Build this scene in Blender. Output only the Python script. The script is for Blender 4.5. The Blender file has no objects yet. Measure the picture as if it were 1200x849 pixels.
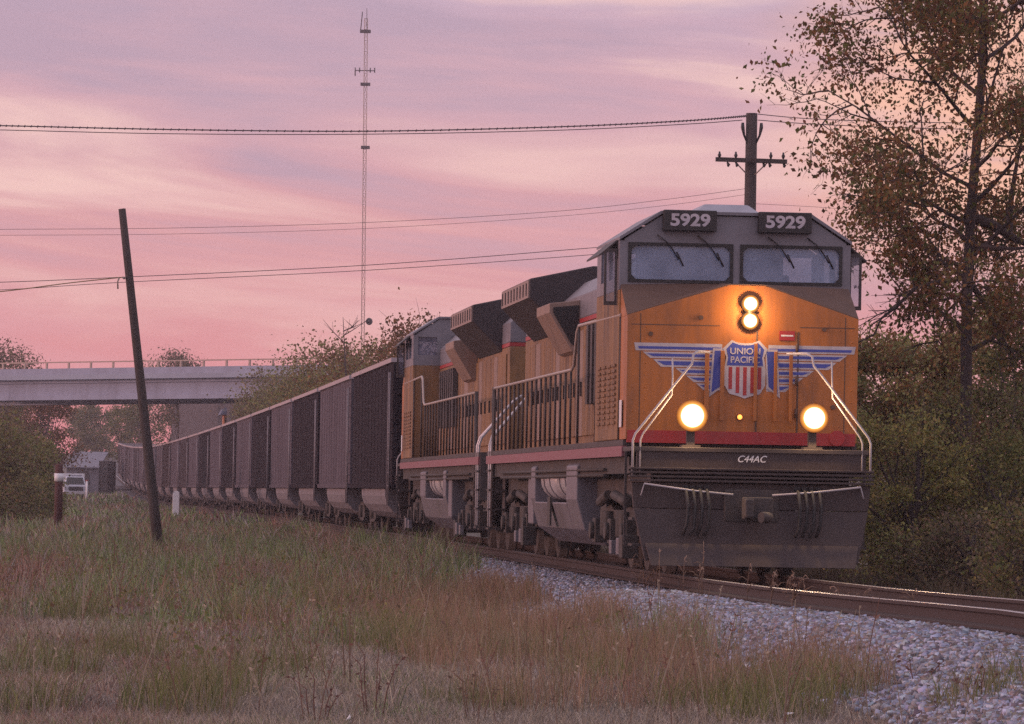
import bpy, math, random
import numpy as np
from mathutils import Vector, Matrix

S = bpy.context.scene
COL = S.collection
R = math.radians

# ------------------------------------------------------------------ camera
F = 5460.0 / 1200.0          # focal length in image widths
CAM_H = 1.0
ROLL = R(1.0)
cam = bpy.data.cameras.new("camera")
cam.sensor_width = 36.0
cam.lens = 36.0 * F
cam.shift_y = 0.1296
cam.clip_start = 0.5
cam.clip_end = 6000
camo = bpy.data.objects.new("camera", cam)
COL.objects.link(camo)
camo.matrix_world = Matrix.Translation((0, 0, CAM_H)) @ Matrix.Rotation(R(90), 4, 'X') @ Matrix.Rotation(ROLL, 4, 'Z')
S.camera = camo

# ------------------------------------------------------------------ world
def lin(r, g, b, a=1.0):
    f = lambda c: (c / 255.0 / 12.92) if c <= 10.3 else ((c / 255.0 + 0.055) / 1.055) ** 2.4
    return (f(r), f(g), f(b), a)

W = bpy.data.worlds.new("World")
S.world = W
W.use_nodes = True
wn, wl = W.node_tree.nodes, W.node_tree.links
wn.clear()
def N(kind, **kw):
    n = wn.new(kind)
    for k, v in kw.items():
        setattr(n, k, v)
    return n
def wmath(op, a, b=None, clamp=False):
    n = N("ShaderNodeMath", operation=op)
    n.use_clamp = clamp
    for i, x in enumerate((a, b)):
        if x is None: continue
        if isinstance(x, (int, float)): n.inputs[i].default_value = x
        else: wl.new(x, n.inputs[i])
    return n.outputs[0]
def wmix(fac, a, b):
    n = N("ShaderNodeMix", data_type='RGBA')
    for idx, x in ((0, fac), (6, a), (7, b)):
        if isinstance(x, (int, float, tuple)): n.inputs[idx].default_value = x
        else: wl.new(x, n.inputs[idx])
    return n.outputs[2]
def wmap(x, a, b, c=0.0, d=1.0):
    n = N("ShaderNodeMapRange", interpolation_type='SMOOTHSTEP')
    wl.new(x, n.inputs[0])
    for i, v in enumerate((a, b, c, d)): n.inputs[i + 1].default_value = v
    return n.outputs[0]
SUN_EL, SUN_AZ = R(6.0), R(-94.0)      # azimuth measured from +Y towards +X
tc = N("ShaderNodeTexCoord")
sep = N("ShaderNodeSeparateXYZ")
wl.new(tc.outputs["Generated"], sep.inputs[0])
dx, dy, dz = sep.outputs
# streaky cloud field, stretched along the horizon
comb = N("ShaderNodeCombineXYZ")
shear = wmath('ADD', dz, wmath('MULTIPLY', dx, 0.06))
wl.new(wmath('MULTIPLY', dx, 5.0), comb.inputs[0])
wl.new(wmath('MULTIPLY', dy, 3.0), comb.inputs[1])
wl.new(wmath('MULTIPLY', shear, 46.0), comb.inputs[2])
n1 = N("ShaderNodeTexNoise"); n1.inputs["Scale"].default_value = 1.0
n1.inputs["Detail"].default_value = 5.0; n1.inputs["Roughness"].default_value = 0.55
n1.inputs["Distortion"].default_value = 0.5
wl.new(comb.outputs[0], n1.inputs["Vector"])
comb2 = N("ShaderNodeCombineXYZ")
wl.new(wmath('MULTIPLY', dx, 22.0), comb2.inputs[0])
wl.new(wmath('ADD', wmath('MULTIPLY', dy, 9.0), 4.3), comb2.inputs[1])
wl.new(wmath('MULTIPLY', shear, 150.0), comb2.inputs[2])
n2 = N("ShaderNodeTexNoise"); n2.inputs["Scale"].default_value = 1.0
n2.inputs["Detail"].default_value = 6.0; n2.inputs["Roughness"].default_value = 0.6
wl.new(comb2.outputs[0], n2.inputs["Vector"])
elev = wmath('ADD', dz, wmath('MULTIPLY', wmath('SUBTRACT', n1.outputs[0], 0.5), 0.03))
ramp = N("ShaderNodeValToRGB")
cr = ramp.color_ramp
cr.interpolation = 'EASE'
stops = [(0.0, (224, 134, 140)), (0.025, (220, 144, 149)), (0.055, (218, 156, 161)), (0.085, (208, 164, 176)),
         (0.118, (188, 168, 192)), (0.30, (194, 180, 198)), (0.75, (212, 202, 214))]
while len(cr.elements) < len(stops): cr.elements.new(0.5)
for e, (p, c) in zip(cr.elements, stops):
    e.position = p; e.color = lin(*c)
wl.new(elev, ramp.inputs[0])
c_peach = wmap(n1.outputs[0], 0.50, 0.66)
c_lav = wmap(n1.outputs[0], 0.54, 0.40)
fine = wmap(n2.outputs[0], 0.42, 0.70)
fade_hi = wmap(dz, 0.35, 0.08)
low = wmap(dz, 0.02, 0.07)
col = wmix(wmath('MULTIPLY', wmath('MULTIPLY', c_peach, 0.85), wmath('MULTIPLY', fade_hi, wmath('ADD', wmath('MULTIPLY', low, .7), .3))), ramp.outputs[0], lin(248, 206, 196))
col = wmix(wmath('MULTIPLY', wmath('MULTIPLY', c_lav, 0.78), wmath('MULTIPLY', fade_hi, low)), col, lin(176, 152, 174))
col = wmix(wmath('MULTIPLY', fine, 0.22), col, lin(226, 172, 180))
# cooler sky behind the photographer, warm afterglow low on the left
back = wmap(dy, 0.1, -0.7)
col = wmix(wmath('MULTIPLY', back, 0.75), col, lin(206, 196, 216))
glow = wmath('MULTIPLY', wmap(dx, -0.45, -0.95), wmap(dz, 0.45, 0.0))
col = wmix(wmath('MULTIPLY', glow, 0.85), col, (1.15, 0.48, 0.36, 1))
# warm bank of cloud low on the right, behind the tree
warm = wmath('MULTIPLY', wmap(dx, 0.045, 0.085), wmath('MULTIPLY', wmap(dz, 0.035, 0.07), wmap(dz, 0.20, 0.11)))
col = wmix(wmath('MULTIPLY', warm, wmath('MULTIPLY', wmap(n2.outputs[0], 0.2, 0.55), 0.9)), col, lin(252, 190, 160))
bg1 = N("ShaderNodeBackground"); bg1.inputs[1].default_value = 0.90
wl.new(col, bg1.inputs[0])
sky = N("ShaderNodeTexSky", sky_type='NISHITA')
sky.sun_disc = False
sky.sun_elevation = SUN_EL
sky.sun_rotation = SUN_AZ
sky.air_density = 1.0; sky.dust_density = 2.0
bg2 = N("ShaderNodeBackground"); bg2.inputs[1].default_value = 0.01
wl.new(sky.outputs[0], bg2.inputs[0])
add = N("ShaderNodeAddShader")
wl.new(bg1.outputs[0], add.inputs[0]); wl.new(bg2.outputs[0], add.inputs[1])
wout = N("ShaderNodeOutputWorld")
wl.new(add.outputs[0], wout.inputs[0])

# ------------------------------------------------------------------ sun
sun = bpy.data.lights.new("sun", 'SUN')
sun.energy = 1.0
sun.angle = R(8)
sun.color = (1.0, 0.56, 0.50)
suno = bpy.data.objects.new("sun", sun)
COL.objects.link(suno)
sdir = Vector((math.sin(SUN_AZ) * math.cos(SUN_EL), math.cos(SUN_AZ) * math.cos(SUN_EL), math.sin(SUN_EL)))
suno.rotation_euler = sdir.to_track_quat('Z', 'Y').to_euler()
suno.location = (-60, 20, 40)

S.view_settings.view_transform = 'Standard'
S.view_settings.look = 'None'
S.view_settings.exposure = 0.3
S.view_settings.gamma = 1.0
S.view_settings.use_curve_mapping = False
S.render.engine = 'CYCLES'
try:
    S.cycles.use_denoising = False
    S.cycles.max_bounces = 5
    S.cycles.diffuse_bounces = 2
    S.cycles.glossy_bounces = 3
    S.cycles.transmission_bounces = 4
    S.cycles.transparent_max_bounces = 12
    S.cycles.volume_bounces = 0
    S.cycles.sample_clamp_indirect = 4.0
except Exception:
    pass

# ------------------------------------------------------------------ layout helpers
def P(px, py, Y):
    """a point of the place, Y metres away, from its position measured on the 1200 px photograph"""
    dx_, dy_ = px - 600.0, py - 580.0
    x = dx_ * math.cos(ROLL) + dy_ * math.sin(ROLL)
    y = -dx_ * math.sin(ROLL) + dy_ * math.cos(ROLL)
    return Vector((x * Y / 5460.0, Y, CAM_H - y * Y / 5460.0))

def tx(Y):
    """track centre line"""
    if Y <= 100: return 2.94 - 0.092 * (Y - 60)
    b = 2.94 - 0.092 * 40
    if Y <= 300:
        d = Y - 100
        return b - 0.092 * d - 6.8e-5 * d * d / 2
    return b - 0.092 * 200 - 6.8e-5 * 200 * 200 / 2 - 0.1056 * (Y - 300)
def tz(Y):
    z = 0.0
    if Y < 60: z += 0.11 * min(1.0, ((60 - Y) / 20.0)) ** 2
    if Y > 300: z += 5.5e-5 * (Y - 300) ** 2
    return z
txv = np.vectorize(tx); tzv = np.vectorize(tz)
def heading(Y):
    return -math.atan((tx(Y + 1) - tx(Y - 1)) / 2.0)

_rs = np.random.RandomState(5)
_lat = _rs.rand(64, 64)
def vnoise(x, y):
    x = np.asarray(x, float); y = np.asarray(y, float)
    xi = np.floor(x).astype(int); yi = np.floor(y).astype(int)
    fx = x - xi; fy = y - yi
    fx = fx * fx * (3 - 2 * fx); fy = fy * fy * (3 - 2 * fy)
    g = lambda a, b: _lat[a % 64, b % 64]
    return (g(xi, yi) * (1 - fx) + g(xi + 1, yi) * fx) * (1 - fy) + (g(xi, yi + 1) * (1 - fx) + g(xi + 1, yi + 1) * fx) * fy
def sstep(a, b, x):
    t = np.clip((np.asarray(x, float) - a) / (b - a), 0, 1)
    return t * t * (3 - 2 * t)
def ground_z(X, Y):
    X = np.asarray(X, float); Y = np.asarray(Y, float)
    u = X - txv(Y)
    au = np.abs(u)
    z = tzv(Y) - 0.20 - 0.36 * sstep(1.7, 3.3, au) - 0.04 * sstep(3.0, 6.0, au)
    bump = (vnoise(X * 0.45, Y * 0.30) - 0.5) * 0.22 + (vnoise(X * 1.3 + 9, Y * 1.1) - 0.5) * 0.07
    z = z + bump * sstep(2.6, 4.0, au)
    z = z + sstep(5.5, 14, u) * 0.5
    return z
def gz(X, Y): return float(ground_z(np.array([X]), np.array([Y]))[0])

# ------------------------------------------------------------------ materials
MATS = {}
def mat(name, color, rough=0.6, metal=0.0, dirt=None, dirt_amt=0.5, scale=3.0, bump=0.0, bscale=40.0, stretch=(1, 1, 1), spec=0.5, coat=0.0):
    m = bpy.data.materials.new(name); m.use_nodes = True
    nt = m.node_tree; b = nt.nodes["Principled BSDF"]
    b.inputs["Roughness"].default_value = rough
    b.inputs["Metallic"].default_value = metal
    b.inputs["Specular IOR Level"].default_value = spec
    b.inputs["Coat Weight"].default_value = coat
    tcn = nt.nodes.new("ShaderNodeTexCoord")
    mp = nt.nodes.new("ShaderNodeMapping"); mp.inputs["Scale"].default_value = stretch
    nt.links.new(tcn.outputs["Object"], mp.inputs[0])
    c4 = tuple(color) + (1,) if len(color) == 3 else color
    if dirt is None: dirt = tuple(c * 0.6 for c in color[:3])
    no = nt.nodes.new("ShaderNodeTexNoise"); no.inputs["Scale"].default_value = scale
    no.inputs["Detail"].default_value = 7; no.inputs["Roughness"].default_value = 0.65
    nt.links.new(mp.outputs[0], no.inputs["Vector"])
    mr = nt.nodes.new("ShaderNodeMapRange")
    mr.inputs[1].default_value = 0.42; mr.inputs[2].default_value = 0.72
    mr.inputs[3].default_value = 0.0; mr.inputs[4].default_value = dirt_amt
    nt.links.new(no.outputs[0], mr.inputs[0])
    mx = nt.nodes.new("ShaderNodeMix"); mx.data_type = 'RGBA'
    mx.inputs[6].default_value = c4; mx.inputs[7].default_value = tuple(dirt[:3]) + (1,)
    nt.links.new(mr.outputs[0], mx.inputs[0])
    nt.links.new(mx.outputs[2], b.inputs["Base Color"])
    if bump:
        nb = nt.nodes.new("ShaderNodeTexNoise"); nb.inputs["Scale"].default_value = bscale
        nb.inputs["Detail"].default_value = 5
        nt.links.new(mp.outputs[0], nb.inputs["Vector"])
        bp = nt.nodes.new("ShaderNodeBump"); bp.inputs["Strength"].default_value = bump
        bp.inputs["Distance"].default_value = 0.02
        nt.links.new(nb.outputs[0], bp.inputs["Height"]); nt.links.new(bp.outputs[0], b.inputs["Normal"])
    MATS[name] = m
    return m
def emis(name, color, strength):
    m = bpy.data.materials.new(name); m.use_nodes = True
    b = m.node_tree.nodes["Principled BSDF"]
    b.inputs["Base Color"].default_value = tuple(color) + (1,)
    b.inputs["Emission Color"].default_value = tuple(color) + (1,)
    b.inputs["Emission Strength"].default_value = strength
    MATS[name] = m
    return m
def leafmat(name, transl=0.25, rough=0.6):
    m = bpy.data.materials.new(name); m.use_nodes = True
    nt = m.node_tree; b = nt.nodes["Principled BSDF"]
    at = nt.nodes.new("ShaderNodeAttribute"); at.attribute_name = "tint"
    nt.links.new(at.outputs["Color"], b.inputs["Base Color"])
    b.inputs["Roughness"].default_value = rough
    b.inputs["Specular IOR Level"].default_value = 0.25
    tr = nt.nodes.new("ShaderNodeBsdfTranslucent")
    nt.links.new(at.outputs["Color"], tr.inputs[0])
    ms = nt.nodes.new("ShaderNodeMixShader"); ms.inputs[0].default_value = transl
    nt.links.new(b.outputs[0], ms.inputs[1]); nt.links.new(tr.outputs[0], ms.inputs[2])
    nt.links.new(ms.outputs[0], nt.nodes["Material Output"].inputs[0])
    MATS[name] = m
    return m

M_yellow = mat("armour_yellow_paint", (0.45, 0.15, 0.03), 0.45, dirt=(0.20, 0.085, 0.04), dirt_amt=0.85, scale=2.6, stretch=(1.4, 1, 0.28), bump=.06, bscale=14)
M_yellow_side = mat("dusty_shaded_yellow", (0.27, 0.14, 0.058), 0.6, dirt=(0.065, 0.042, 0.036), dirt_amt=0.95, scale=2.8, stretch=(1, 1, 0.25))  # same yellow, dusty; grazing light and side shade worked into the colour
M_grey = mat("harbor_grey_paint", (0.20, 0.19, 0.22), 0.45, dirt=(0.10, 0.09, 0.10), dirt_amt=0.5, scale=2)
M_dkgrey = mat("dark_grey_paint", (0.066, 0.052, 0.052), 0.6, dirt=(0.038, 0.028, 0.026), dirt_amt=0.7, scale=2.5, bump=0.1)
M_brown = mat("matt_brown_antiglare", (0.13, 0.075, 0.055), 0.8, dirt=(0.07, 0.045, 0.04), scale=3)
M_under = mat("grimy_running_gear", (0.050, 0.042, 0.042), 0.75, dirt=(0.10, 0.075, 0.06), dirt_amt=0.7, scale=4, bump=0.2)
M_tank = mat("grey_fuel_tank", (0.17, 0.155, 0.18), 0.45, dirt=(0.10, 0.085, 0.085), dirt_amt=0.7, scale=1.7)
M_steelpale = mat("pale_steel", (0.55, 0.52, 0.55), 0.35, metal=0.2, scale=6)
M_white = mat("white_paint", (0.78, 0.76, 0.78), 0.45, dirt=(0.5, 0.46, 0.45), scale=5, dirt_amt=0.4)
M_hand = mat("grey_white_handrail", (0.46, 0.43, 0.46), 0.45, scale=6)
M_red = mat("red_paint", (0.38, 0.03, 0.035), 0.45, dirt=(0.25, 0.05, 0.04), scale=4)
M_emblem = mat("faded_white_decal", (0.50, 0.46, 0.52), 0.5, dirt=(0.30, .26, .27), scale=5, dirt_amt=.6)
M_plow = mat("dirty_plow_paint", (0.050, 0.035, 0.036), 0.7, dirt=(0.085, .06, .05), scale=3, dirt_amt=.6, stretch=(1, 1, .4), bump=.15)
M_blue = mat("blue_paint", (0.05, 0.075, 0.38), 0.45, dirt=(0.05, 0.06, 0.25), scale=5)
M_black = mat("black_board", (0.015, 0.014, 0.017), 0.4, scale=5)
M_rubber = mat("black_rubber", (0.03, 0.028, 0.03), 0.7, scale=9)
M_sill = mat("faded_red_sill", (0.25, 0.095, 0.115), 0.5, dirt=(0.22, 0.10, 0.10), dirt_amt=0.7, scale=2.5)
def lensmat(name, strength):
    m = bpy.data.materials.new(name); m.use_nodes = True
    nt = m.node_tree; b = nt.nodes["Principled BSDF"]
    a = nt.nodes.new("ShaderNodeAttribute"); a.attribute_name = "rim"
    r = nt.nodes.new("ShaderNodeValToRGB")
    r.color_ramp.elements.new(.5); r.color_ramp.elements.new(.74)  # rim falloff painted to mimic glare around the lamp
    for e, (p, c) in zip(list(r.color_ramp.elements), [(0.0, (1, .93, .8, 1)), (.58, (.10, .075, .04, 1)), (.76, (.014, .0055, .001, 1)), (1.0, (.0035, .0008, .0001, 1))]):
        e.position = p; e.color = c
    nt.links.new(a.outputs["Fac"], r.inputs[0])
    nt.links.new(r.outputs[0], b.inputs["Emission Color"]); b.inputs["Emission Strength"].default_value = strength
    b.inputs["Base Color"].default_value = (.008, .006, .004, 1); b.inputs["Roughness"].default_value = .3; b.inputs["Specular IOR Level"].default_value = .1
    return m
M_lamp = lensmat("lamp_lens_glow", 60.0)
M_ditch = lensmat("ditch_lens_glow", 70.0)
def lens_obj(c, r, h, m, par, power):
    """a lit convex lens: bright core, glare painted as a warm rim; added light spills onto the nose"""
    mb = MB(); n = 28; c = Vector(c); rings = [0, .2, .4, .6, .8, .92, 1.0]; rim = []
    mb.v.append(tuple(c + Vector((0, -h, 0)))); rim.append(0)
    for q in rings[1:]:
        for k in range(n):
            a = 2 * math.pi * k / n
            mb.v.append((c.x + r * q * math.cos(a), c.y - h * (1 - q * q), c.z + r * q * math.sin(a))); rim.append(q)
    for k in range(n): mb.face((0, 1 + k, 1 + (k + 1) % n), 0, True)
    for i in range(len(rings) - 2):
        for k in range(n):
            mb.face((1 + i * n + k, 1 + (i + 1) * n + k, 1 + (i + 1) * n + (k + 1) % n, 1 + i * n + (k + 1) % n), 0, True)
    o = mb.build("lens", m, par)
    at = o.data.attributes.new("rim", 'FLOAT', 'POINT'); at.data.foreach_set("value", rim)
    l = bpy.data.lights.new("nose_spill_light", 'POINT'); l.energy = power; l.color = (1.0, .62, .30); l.shadow_soft_size = .03  # extra point light before the lens, added to warm the nose
    lo = bpy.data.objects.new("nose_spill_light", l); COL.objects.link(lo); lo.parent = par; lo.location = c + Vector((0, -.12, 0))
M_amber = emis("amber_lens_glow", (1.0, 0.28, 0.05), 2.5)
M_lensoff = mat("unlit_lens", (0.45, 0.45, 0.5), 0.1, scale=5)
def glassmat(name, tint, fac):
    m = bpy.data.materials.new(name); m.use_nodes = True
    nt = m.node_tree; b = nt.nodes["Principled BSDF"]
    b.inputs["Base Color"].default_value = tint + (1,)
    b.inputs["Roughness"].default_value = 0.06
    b.inputs["Specular IOR Level"].default_value = 1.0
    no = nt.nodes.new("ShaderNodeTexNoise"); no.inputs["Scale"].default_value = 2.5; no.inputs["Detail"].default_value = 5
    tcn = nt.nodes.new("ShaderNodeTexCoord"); nt.links.new(tcn.outputs["Object"], no.inputs["Vector"])
    mr = nt.nodes.new("ShaderNodeMapRange"); mr.inputs[1].default_value = .3; mr.inputs[2].default_value = .7
    mr.inputs[3].default_value = fac - .15; mr.inputs[4].default_value = fac + .12
    nt.links.new(no.outputs[0], mr.inputs[0])
    t = nt.nodes.new("ShaderNodeBsdfTransparent"); t.inputs[0].default_value = (0.85, 0.9, 0.95, 1)
    ms = nt.nodes.new("ShaderNodeMixShader")
    nt.links.new(mr.outputs[0], ms.inputs[0])
    nt.links.new(t.outputs[0], ms.inputs[1]); nt.links.new(b.outputs[0], ms.inputs[2])
    nt.links.new(ms.outputs[0], nt.nodes["Material Output"].inputs[0])
    return m
M_glass = glassmat("sky_tint_windshield_glass", (0.33, 0.42, 0.62), 0.44)  # blue tint stands in for reflected sky over a thin dust film
M_wire = mat("weathered_cable", (0.11, 0.09, 0.10), 0.7, scale=2)
M_wood = mat("weathered_pole_wood", (0.055, 0.042, 0.040), 0.85, dirt=(0.03, 0.022, 0.022), scale=3, stretch=(3, 3, 0.4), bump=0.4, bscale=30)
M_bark = mat("tree_bark", (0.075, 0.055, 0.055), 0.9, dirt=(0.035, 0.027, 0.028), scale=5, stretch=(2, 2, 0.5), bump=0.5, bscale=25)
M_concrete = mat("bridge_concrete", (0.36, 0.39, 0.48), 0.85, dirt=(0.26, 0.27, 0.33), scale=0.4, bump=0.1)
M_conc_dark = mat("stained_concrete", (0.22, 0.20, 0.21), 0.9, dirt=(0.12, 0.11, 0.11), scale=0.5)
M_rail_top = mat("polished_rail_head", (0.55, 0.50, 0.50), 0.34, metal=0.9, scale=8, dirt_amt=0.2)
M_rail_side = mat("rusty_rail_web", (0.045, 0.028, 0.026), 0.8, dirt=(0.04, 0.028, 0.026), scale=8)
M_tie = mat("creosoted_tie", (0.055, 0.043, 0.042), 0.9, dirt=(0.09, 0.075, 0.07), scale=5, stretch=(0.5, 4, 2), bump=0.4)
M_galv = mat("galvanised_steel", (0.36, 0.29, 0.26), 0.5, metal=0.3, scale=3)
M_leaf = leafmat("foliage_leaf", .38)
M_grassb = leafmat("grass_blade", 0.3)

# ------------------------------------------------------------------ mesh builder
def ortho(d):
    d = Vector(d).normalized()
    a = Vector((0, 0, 1)) if abs(d.z) < 0.9 else Vector((1, 0, 0))
    u = d.cross(a).normalized(); return u, d.cross(u).normalized()
class MB:
    def __init__(s): s.v = []; s.f = []; s.m = []; s.s = []
    def face(s, idx, mi=0, smooth=False):
        s.f.append(tuple(idx)); s.m.append(mi); s.s.append(smooth)
    def box(s, x0, x1, y0, y1, z0, z1, mi=0):
        b = len(s.v)
        s.v += [(x0, y0, z0), (x1, y0, z0), (x1, y1, z0), (x0, y1, z0), (x0, y0, z1), (x1, y0, z1), (x1, y1, z1), (x0, y1, z1)]
        for q in ((0, 3, 2, 1), (4, 5, 6, 7), (0, 1, 5, 4), (1, 2, 6, 5), (2, 3, 7, 6), (3, 0, 4, 7)): s.face([b + i for i in q], mi)
        return s
    def hexa(s, pts, mi=0):
        b = len(s.v); s.v += [tuple(p) for p in pts]
        for q in ((0, 3, 2, 1), (4, 5, 6, 7), (0, 1, 5, 4), (1, 2, 6, 5), (2, 3, 7, 6), (3, 0, 4, 7)): s.face([b + i for i in q], mi)
        return s
    def prism(s, poly, y0, y1, axis='y', mi=0, smooth=False):
        """poly in the plane across AXIS, counter-clockwise seen from -axis"""
        b = len(s.v); n = len(poly)
        for yy in (y0, y1):
            for a, c in poly:
                s.v.append((a, yy, c) if axis == 'y' else (yy, a, c) if axis == 'x' else (a, c, yy))
        s.face([b + i for i in range(n)], mi); s.face([b + n + i for i in reversed(range(n))], mi)
        for i in range(n):
            j = (i + 1) % n
            s.face((b + i, b + n + i, b + n + j, b + j), mi, smooth)
        return s
    def tube(s, path, r, n=6, mi=0, cap=True):
        path = [Vector(p) for p in path]
        rs = r if isinstance(r, (list, tuple)) else [r] * len(path)
        b = len(s.v); pu = None
        for i, p in enumerate(path):
            d = (path[min(i + 1, len(path) - 1)] - path[max(i - 1, 0)])
            if d.length < 1e-9: d = Vector((0, 0, 1))
            d.normalize()
            if pu is None: u, w = ortho(d)
            else:
                u = pu - d * pu.dot(d)
                if u.length < 1e-6: u, w = ortho(d)
                u.normalize(); w = d.cross(u)
            pu = u
            for k in range(n):
                a = 2 * math.pi * k / n
                s.v.append(tuple(p + (u * math.cos(a) + w * math.sin(a)) * rs[i]))
        for i in range(len(path) - 1):
            for k in range(n):
                k2 = (k + 1) % n
                s.face((b + i * n + k, b + i * n + k2, b + (i + 1) * n + k2, b + (i + 1) * n + k), mi, True)
        if cap:
            s.face([b + k for k in reversed(range(n))], mi)
            e = b + (len(path) - 1) * n
            s.face([e + k for k in range(n)], mi)
        return s
    def cyl(s, p0, p1, r, n=16, mi=0): return s.tube([p0, p1], r, n, mi)
    def dome(s, c, axis, r, h, n=16, mi=0):
        """shallow convex lens"""
        c = Vector(c); d = Vector(axis).normalized(); u, w = ortho(d)
        rings = [(1, 0), (0.8, 0.45), (0.45, 0.85)]
        b = len(s.v)
        for fr, fh in rings:
            for k in range(n):
                a = 2 * math.pi * k / n
                s.v.append(tuple(c + (u * math.cos(a) + w * math.sin(a)) * r * fr + d * h * fh))
        s.v.append(tuple(c + d * h)); t = len(s.v) - 1
        for i in range(2):
            for k in range(n):
                k2 = (k + 1) % n
                s.face((b + i * n + k, b + i * n + k2, b + (i + 1) * n + k2, b + (i + 1) * n + k), mi, True)
        for k in range(n): s.face((b + 2 * n + k, b + 2 * n + (k + 1) % n, t), mi, True)
        return s
    def build(s, name, mats, parent=None, bevel=0.0, loc=None, rz=None):
        me = bpy.data.meshes.new(name)
        me.from_pydata(s.v, [], s.f)
        if not isinstance(mats, (list, tuple)): mats = [mats]
        for m in mats: me.materials.append(m)
        me.polygons.foreach_set("material_index", s.m)
        me.polygons.foreach_set("use_smooth", s.s)
        me.update()
        o = bpy.data.objects.new(name, me); COL.objects.link(o)
        if parent is not None: o.parent = parent
        if loc is not None: o.location = loc
        if rz is not None: o.rotation_euler = (0, 0, rz)
        if bevel:
            bv = o.modifiers.new("bevel", 'BEVEL'); bv.width = bevel; bv.segments = 2; bv.limit_method = 'ANGLE'
            bv.angle_limit = R(40)
        return o
def box(name, m, par, x0, x1, y0, y1, z0, z1, bevel=0.0): return MB().box(x0, x1, y0, y1, z0, z1).build(name, m, par, bevel)
def tube(name, m, par, path, r, n=6): return MB().tube(path, r, n).build(name, m, par)
def empty(name, loc, rz=0.0):
    o = bpy.data.objects.new(name, None); COL.objects.link(o)
    o.empty_display_size = 0.3; o.location = loc; o.rotation_euler = (0, 0, rz); return o
def tag(o, label=None, cat=None, group=None, kind=None):
    for k, v in (("label", label), ("category", cat), ("group", group), ("kind", kind)):
        if v: o[k] = v
    return o
CH = {}
def copy_tree(o, parent=None, skip=(), swap=None):
    c = o.copy(); COL.objects.link(c)
    if parent is not None: c.parent = parent
    if swap and c.type == 'MESH':
        for sl in c.material_slots:
            if sl.material in swap:
                nm = swap[sl.material]; sl.link = 'OBJECT'; sl.material = nm
    for ch in list(o.children):
        if ch.name.split('.')[0] in skip or ch == c: continue
        copy_tree(ch, c, skip, swap)
    return c
def text(name, body, size, m, par, loc, rot=(R(90), 0, 0), bold=0.0, ext=0.004, sx=1.0, shear=0.0):
    cu = bpy.data.curves.new(name, 'FONT'); cu.body = body; cu.size = size
    cu.align_x = 'CENTER'; cu.align_y = 'CENTER'; cu.extrude = ext; cu.offset = bold; cu.shear = shear
    t = bpy.data.objects.new(name, cu); COL.objects.link(t)
    bpy.context.view_layer.update()
    me = bpy.data.meshes.new_from_object(t.evaluated_get(bpy.context.evaluated_depsgraph_get()))
    bpy.data.objects.remove(t); bpy.data.curves.remove(cu)
    me.materials.clear(); me.materials.append(m)
    o = bpy.data.objects.new(name, me); COL.objects.link(o); o.parent = par
    o.location = loc; o.rotation_euler = rot; o.scale = (sx, 1, 1)
    return o

def np_obj(name, V, quads, tris, tint, m, parent=None, smooth=False):
    """one mesh from numpy arrays, tint per vertex"""
    me = bpy.data.meshes.new(name)
    nq = 0 if quads is None else len(quads); ntr = 0 if tris is None else len(tris)
    me.vertices.add(len(V)); me.vertices.foreach_set("co", np.ascontiguousarray(V, np.float32).ravel())
    loops = []
    if nq: loops.append(quads.ravel())
    if ntr: loops.append(tris.ravel())
    L = np.concatenate(loops).astype(np.int32)
    me.loops.add(len(L)); me.loops.foreach_set("vertex_index", L)
    st = np.concatenate([np.arange(nq) * 4, nq * 4 + np.arange(ntr) * 3]).astype(np.int32)
    me.polygons.add(nq + ntr); me.polygons.foreach_set("loop_start", st)
    try: me.polygons.foreach_set("loop_total", np.concatenate([np.full(nq, 4), np.full(ntr, 3)]).astype(np.int32))
    except Exception: pass
    if smooth: me.polygons.foreach_set("use_smooth", np.ones(nq + ntr, bool))
    if tint is not None:
        a = me.color_attributes.new("tint", 'FLOAT_COLOR', 'POINT')
        c = np.ones((len(V), 4), np.float32); c[:, :3] = tint
        a.data.foreach_set("color", c.ravel())
    me.materials.append(m)
    me.update(calc_edges=True); me.validate()
    o = bpy.data.objects.new(name, me); COL.objects.link(o)
    if parent is not None: o.parent = parent
    return o

# ------------------------------------------------------------------ vegetation helpers
def pick(rs, pal, n, var=0.25):
    pal = np.array(pal, float); c = pal[rs.randint(0, len(pal), n)]
    return np.clip(c * (1 + (rs.rand(n, 1) - 0.5) * 2 * var) * (1 + (rs.rand(n, 3) - 0.5) * 0.15), 0.004, 1)
def leaves(rs, pts, size, pal, droop=0.4, var=0.3):
    n = len(pts)
    d = rs.randn(n, 3); d[:, 2] -= droop; d /= np.linalg.norm(d, axis=1)[:, None] + 1e-9
    a = rs.randn(n, 3); s = np.cross(d, a); s /= np.linalg.norm(s, axis=1)[:, None] + 1e-9
    L = size * (0.6 + 0.8 * rs.rand(n, 1)); w = L * (0.24 + 0.12 * rs.rand(n, 1))
    nn = np.cross(d, s) * L * 0.12
    V = np.empty((n, 4, 3))
    V[:, 0] = pts; V[:, 1] = pts + d * L * 0.5 + s * w + nn; V[:, 2] = pts + d * L; V[:, 3] = pts + d * L * 0.5 - s * w + nn
    q = np.arange(n * 4).reshape(n, 4)
    c = np.repeat(pick(rs, pal, n, var), 4, axis=0)
    return V.reshape(-1, 3), q, c
PAL_OLIVE = [(0.15, 0.16, 0.05), (0.19, 0.175, 0.06), (0.115, 0.13, 0.045), (0.21, 0.155, 0.06)]
PAL_AUTUMN = [(0.20, 0.11, 0.045), (0.27, 0.13, 0.05), (0.15, 0.105, 0.045), (0.19, 0.085, 0.05)]
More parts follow.
